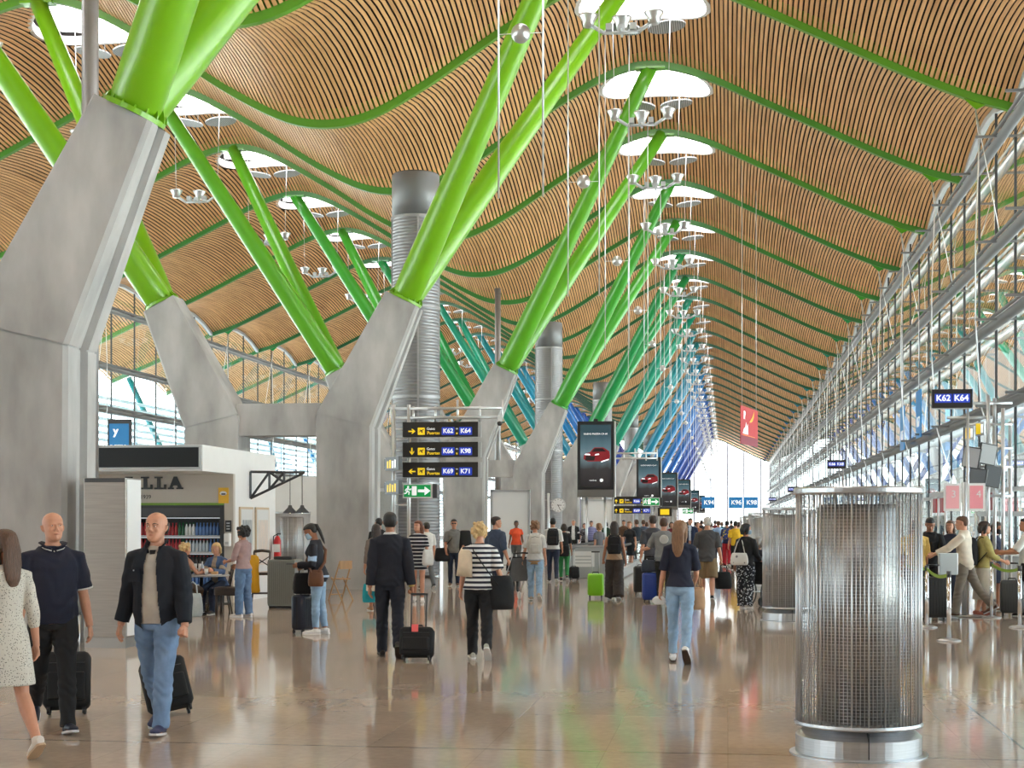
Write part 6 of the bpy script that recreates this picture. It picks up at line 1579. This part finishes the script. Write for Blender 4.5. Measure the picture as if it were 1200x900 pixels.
pat = speck('zebra_print', (24, 26, 34), (190, 196, 204), 26, .34)
J28 = person('masked woman in black top and black and white patterned trousers', (874, 713), 1.64, -22, 'f', 1.06, .006, 'tan', legs=((3, 3, 0), (-5, 8, -4)), arms=((-2, 12, 20, 0), (12, 10, 44, 10)), head=(-40, 0), hair=('bob', 'black'), top=T(C_BLACK, sleeve=.9, hem=.5), bottom=B(pat, ease=.014, wide=.03, waist=.6), shoes=(190, 188, 184), mask=mask_b)
pw = J28['W']; softbag('handbag', 'white patterned handbag behind the hip of the masked woman', 'bag', pw(V(-.04, -.24, .86)), .36, .12, .24, speck('white_grey_print', (206, 206, 204), (120, 120, 124), 9, .25), -.3, strap=[pw(V(-.16, -.24, 1.06)), pw(V(-.12, -.14, 1.3)), pw(V(-.1, -.02, 1.385)), pw(V(-.02, -.12, 1.3)), pw(V(.08, -.24, 1.06))])
J29 = person('person in crimson trousers with a multicoloured backpack in the crowd', (852, 664), 1.72, 0, 'f', hair=('short', 'black'), top=T(cloth('deep_blue_top', (38, 44, 80))), bottom=B(cloth('crimson', (170, 28, 44)), wide=.02), vox=.012)
backpack(J29, 'multicoloured backpack worn with crimson trousers', speck('multi_pack', (50, 60, 120), (190, 170, 60), 12, .35), .32, .42, .16)
person('person in a light blue shirt in the crowd left of the crimson trousers', (842, 662), 1.72, 10, 'm', hair=('short', 'brown'), top=T(cloth('light_blue_shirt', (140, 170, 206)), hem=.47), bottom=B(C_JEAND), vox=.013)
person('person in a yellow top partly behind the masked woman', (862, 668), 1.7, 5, 'm', hair=('short', 'black'), top=T(cloth('yellow_top', (226, 180, 40))), bottom=B(C_BLACK), vox=.013)
# distant crowd
rr = random.Random(11)
FAR = [(754, 660, 'slate hoodie', (70, 82, 100), 'brown'), (787, 662, 'maroon shirt', (110, 40, 46), 'dark'), (798, 655, 'olive top', (96, 96, 66), 'blonde'), (818, 656, 'rust brown top', (130, 80, 54), 'auburn'), (822, 649, 'black top', (30, 30, 34), 'black'), (833, 652, 'white top', (200, 200, 200), 'dark'), (838, 648, 'dark red jumper', (116, 36, 40), 'black'), (846, 646, 'teal tee', (40, 110, 120), 'brown'), (857, 649, 'charcoal coat', (54, 54, 58), 'black'), (866, 653, 'cream cardigan', (196, 184, 160), 'dark'), (868, 645, 'navy jumper', (30, 36, 62), 'brown'), (815, 644, 'grey jumper', (120, 122, 126), 'black'), (829, 643, 'pink blouse', (200, 140, 150), 'blonde'), (805, 650, 'black coat', (26, 26, 30), 'dark'), (877, 650, 'purple sweater', (92, 60, 110), 'black'), (851, 642, 'beige jacket', (170, 150, 120), 'dark'), (731, 655, 'brown jacket', (92, 66, 46), 'black'), (710, 652, 'dark green top', (44, 70, 52), 'dark'), (883, 644, 'mustard scarf and grey coat', (110, 106, 92), 'black'), (758, 651, 'white hoodie', (196, 198, 202), 'brown')]
for i, (px, py, nm, c, hc) in enumerate(FAR):
    sx_ = 'f' if i % 2 else 'm'; away = rr.random() < .6
    person('%s in a %s far off in the crowd, %s' % ('woman' if sx_ == 'f' else 'man', nm, 'walking away' if away else 'facing the camera'), (px, py), 1.76 if sx_ == 'm' else 1.68, (0 if away else 180) + rr.uniform(-25, 25), sx_, hair=('bob' if sx_ == 'f' else 'short', hc), skin=rr.choice(['light', 'tan', 'olive']),
           legs=((10, 5, 2), (-11, 20, -24)) if rr.random() < .6 else ((2, 2, 0), (-3, 3, 0)), top=T(cloth(nm.replace(' ', '_'), c), sleeve=rr.choice([.46, .95])), bottom=B(rr.choice([C_JEAND, C_BLACK, C_JEAN, C_GREY, C_KHAKI])), vox=.016, detail=0, group='people far off in the crowd')

# ------------------------------------------------------------------ gate queue at the right
J32 = person('bearded gate agent in black shirt looking down at papers', (1089, 718), 1.76, 186, 'm', 1.04, .004, 'olive', legs=((2, 2, 0), (-3, 3, 0)), arms=((22, 12, 66, 18), (18, 12, 70, 18)), lean=8, head=(0, -22), hair=('short', 'black'), top=T(C_BLACK, sleeve=.74, hem=.48, ease=.018), bottom=B(C_BLACK), hands=('grip', 'grip'))
o = empty('paper_sheet', J32['W'](J32['gripR']) + V(0, -.05, .02), .2, 'white boarding papers held by the gate agent in black', 'paper'); MB().rbox(-.1, .1, -.06, .06, 0, .004, .005, M=Matrix.Rotation(.5, 4, 'X')).build('sheet', M_WHITE, o)
person('person in a yellow shirt mostly hidden behind the foreground air column', (1072, 722), 1.70, 20, 'm', 1.12, .02, 'tan', hair=('short', 'dark'), top=T(cloth('soft_yellow', (222, 186, 104)), sleeve=.5, hem=.46, ease=.02), bottom=B(C_BLACK))
J34 = person('man in cream shirt and grey trousers stepping left with outstretched arm', (1131, 723), 1.78, 78, 'm', 1.0, 0, 'light', legs=((12, 4, 4), (-26, 14, -26)), arms=((48, 6, 18, 0), (-12, 8, 14, 0)), lean=3, head=(10, -4), hair=('short', 'brown'), top=T(cloth('cream_shirt', (208, 196, 180)), sleeve=.92, hem=.46, ease=.02, collar=True), bottom=B(cloth('grey_chino', (122, 112, 102)), wide=.012), shoes=(96, 62, 44))
J35 = person('woman in brown cap and olive shirt carrying a black backpack in the queue', (1153, 722), 1.68, -72, 'f', 1.02, 0, 'light', legs=((4, 4, 0), (-6, 10, -6)), arms=((12, 8, 40, 10), (16, 10, 50, 12)), hair=('bob', 'dark'), top=T(cloth('olive_yellow', (168, 156, 96)), sleeve=.8, hem=.5, ease=.02), bottom=B(cloth('off_white', (196, 188, 174)), kind='skirt', hem=.16, wide=.05), shoes=(150, 80, 60))
hm_ = J35['headM']; cp = MB(); cp.ring_loft([[hm_ @ (p * 1.0) for p in hring(z, w_, yf, yb)] for z, w_, yf, yb in ((.62, .385, .43, -.55), (.8, .38, .42, -.55), (.95, .29, .30, -.44), (1.06, .12, .08, -.2))], smooth=True)
cp.ring_loft([[hm_ @ V(x, y, z + dz_) for x, y, z in ((-.3, .3, .66), (.3, .3, .66), (.26, .62, .60), (0, .72, .58), (-.26, .62, .60))] for dz_ in (0, .03)]); cp.build('cap', cloth('brown_cap', (60, 44, 38)), J35['root'])
backpack(J35, 'black backpack on the woman in the brown cap', BAGBLK, .32, .50, .2, zf=.68)
J36 = person('woman in black mask and navy dress looking at her phone in the queue', (1166, 716), 1.68, -112, 'f', 1.0, 0, 'tan', legs=((3, 3, 0), (-5, 8, -4)), arms=((24, 8, 82, 4), (30, 10, 70, -4)), head=(0, -14), hair=('bob', 'dark'), top=T(cloth('navy_dress', (30, 34, 58)), sleeve=.4, name='dress_bodice'), bottom=B(cloth('navy_dress', (30, 34, 58)), kind='skirt', hem=.30, wide=.03), mask=mask_k, shoes=(160, 130, 110), hands=('grip', 'grip'))
o = empty('mobile_phone', J36['W'](J36['gripL']) + V(.03, -.02, .04), .4, 'dark phone held up by the woman in the black mask', 'phone'); MB().rbox(-.07, .07, -.036, .036, -.005, .005, .012, M=Matrix.Rotation(.6, 4, 'Y')).build('case', M_BLACK, o)
person('brown-haired woman in navy top standing behind the outstretched arm', (1114, 712), 1.70, 160, 'f', 1.0, 0, 'tan', hair=('long', 'brown'), top=T(C_NAVY), bottom=B(C_JEAND), vox=.012)
J38 = person('person in white tee and black trousers at the right frame edge', (1203, 722), 1.74, 82, 'm', 1.0, 0, 'tan', legs=((4, 4, 0), (-4, 6, -2)), arms=((36, 8, 50, 6), (30, 8, 56, 6)), hair=('short', 'black'), top=T(C_WHITE, sleeve=.46), bottom=B(C_BLACK))
suitcase('large black suitcase standing by the gate agent', (1096, 727), .46, .30, .70, mat('case_black_hard', (.015, .015, .017), .4), rz=10, handle=.2)
suitcase('charcoal suitcase by the right frame edge behind the belt', (1186, 722), .42, .26, .60, mat('case_charcoal', (.05, .055, .06), .4), rz=-8, handle=.3)
x, y = floor_px(1111, 26.9); r = empty('tablet_stand', (x, y, 0), .1, 'pale grey boarding scanner pedestal between the queue posts', 'pedestal')
MB().rbox(-.15, .15, -.10, .10, 0, .04, .03).build('base', M_GREY, r); MB().tube([(0, 0, .04), (0, 0, .95)], .04, 10).build('stem', M_POST, r); MB().rbox(-.17, .17, -.05, .05, .78, 1.16, .03).build('scanner_head', mat('scanner_pale', (.50, .56, .60), .4), r)
# ------------------------------------------------------------------ stroller and wheelchair
q = fl(604, 703)
r = empty('stroller', q, .5, 'grey stroller with small white wheels by the man in the blue shirt', 'stroller')
fr = MB()
for s in (-1, 1):
    fr.tube([(s * .24, .38, .10), (s * .23, -.05, .55), (s * .22, -.42, 1.02)], .014, 8).build if 0 else None
    MB().tube([(s * .24, .38, .10), (s * .23, -.05, .55), (s * .22, -.42, 1.02)], .014, 8).build('frame_tube', M_POST, r)
    MB().tube([(s * .24, -.32, .10), (s * .23, .12, .52)], .013, 8).build('rear_tube', M_POST, r)
    for y in (.38, -.32): MB().tube([(s * .24 - .02, y, .085), (s * .24 + .02, y, .085)], .085, 18).build('wheel', M_WHITE if y > 0 else M_BLACK, r)
MB().tube([(-.22, -.42, 1.02), (0, -.45, 1.04), (.22, -.42, 1.02)], .018, 8).build('push_bar', M_BLACK, r)
MB().ring_loft([[V(-.2, -.18, .42), V(.2, -.18, .42), V(.2, .2, .40), V(-.2, .2, .40)], [V(-.21, -.2, .47), V(.21, -.2, .47), V(.21, .22, .46), V(-.21, .22, .46)]]).build('seat', C_GREY, r)
MB().ring_loft([[V(-.21, -.2, .46), V(.21, -.2, .46), V(.21, -.14, .46), V(-.21, -.14, .46)], [V(-.21, -.36, .92), V(.21, -.36, .92), V(.21, -.31, .92), V(-.21, -.31, .92)]]).build('backrest', C_GREY, r)
cn = []
for i in range(7):
    a = i * .26; cn.append([V(x * .22, -.30 + .30 * math.sin(a) + .0, .66 + .30 * math.cos(a) - .02 * abs(x)) for x in (-1, -.5, 0, .5, 1)] + [V(x * .21, -.30 + .27 * math.sin(a), .64 + .28 * math.cos(a)) for x in (1, .5, 0, -.5, -1)])
MB().ring_loft(cn, smooth=True).build('canopy', C_BLACK, r)
person('small child with dark hair in a pale top seated in the stroller', (604, 0, (q.x, q.y, .16)), .92, 0, 'm', 1., .02, 'tan', legs=((75, 70, 0), (75, 70, 0)), arms=((30, 16, 40, 0), (30, 16, 40, 0)), hair=('short', 'black'), top=T(cloth('child_pale', (190, 190, 190))), bottom=B(C_GREY), vox=.010)
q = fl(889, 712)
r = empty('wheelchair', q, -.7, 'dark wheelchair partly hidden behind the second air column', 'wheelchair')
for s in (-1, 1):
    wh = MB(); wh.ring_loft([[V(s * .30 + dx, .0 + rr_ * math.cos(a), .30 + rr_ * math.sin(a)) for dx, rr_ in ((-.012, .285), (.012, .285), (.012, .305), (-.012, .305))] for a in [2 * PI * j / 36 for j in range(36)]], cap=False, closed=True)
    for j in range(12): wh.tube([(s * .30, 0, .30), (s * .30, .29 * math.cos(j * PI / 6), .30 + .29 * math.sin(j * PI / 6))], .004, 4)
    wh.build('large_wheel', M_BLACK, r)
    MB().tube([(s * .27 - .02, .42, .09), (s * .27 + .02, .42, .09)], .09, 18).build('caster', M_BLACK, r)
    MB().tube([(s * .26, -.22, 1.0), (s * .26, -.16, .92), (s * .26, -.16, .30), (s * .26, .40, .30), (s * .26, .42, .12)], .014, 8).tube([(s * .26, -.16, .68), (s * .26, .26, .68), (s * .26, .30, .46)], .014, 8).build('frame', M_POST, r)
    MB().tube([(s * .26, -.20, 1.0), (s * .26, -.30, 1.0)], .02, 8).build('push_handle', M_BLACK, r)
MB().box(-.25, .25, -.14, .30, .47, .51).build('seat', C_BLACK, r); MB().box(-.25, .25, -.17, -.14, .52, .92).build('backrest', C_BLACK, r)
for s in (-1, 1): MB().box(s * .13 - .09, s * .13 + .09, .48, .66, .12, .14).build('footplate', M_BLACK, r)
person('person in dark jacket seated in the wheelchair', (889, 0, (q.x, q.y, .06)), 1.66, -40, 'f', 1.05, 0, 'light', legs=((80, 72, 0), (80, 72, 0)), arms=((20, 10, 60, 20), (20, 10, 60, 20)), hair=('bob', 'grey'), top=T(cloth('slate_jacket', (56, 62, 72)), sleeve=.95), bottom=B(C_JEAND), vox=.012)
SC.view_settings.exposure = EXPOSURE
bpy.data.scenes.remove(TS)
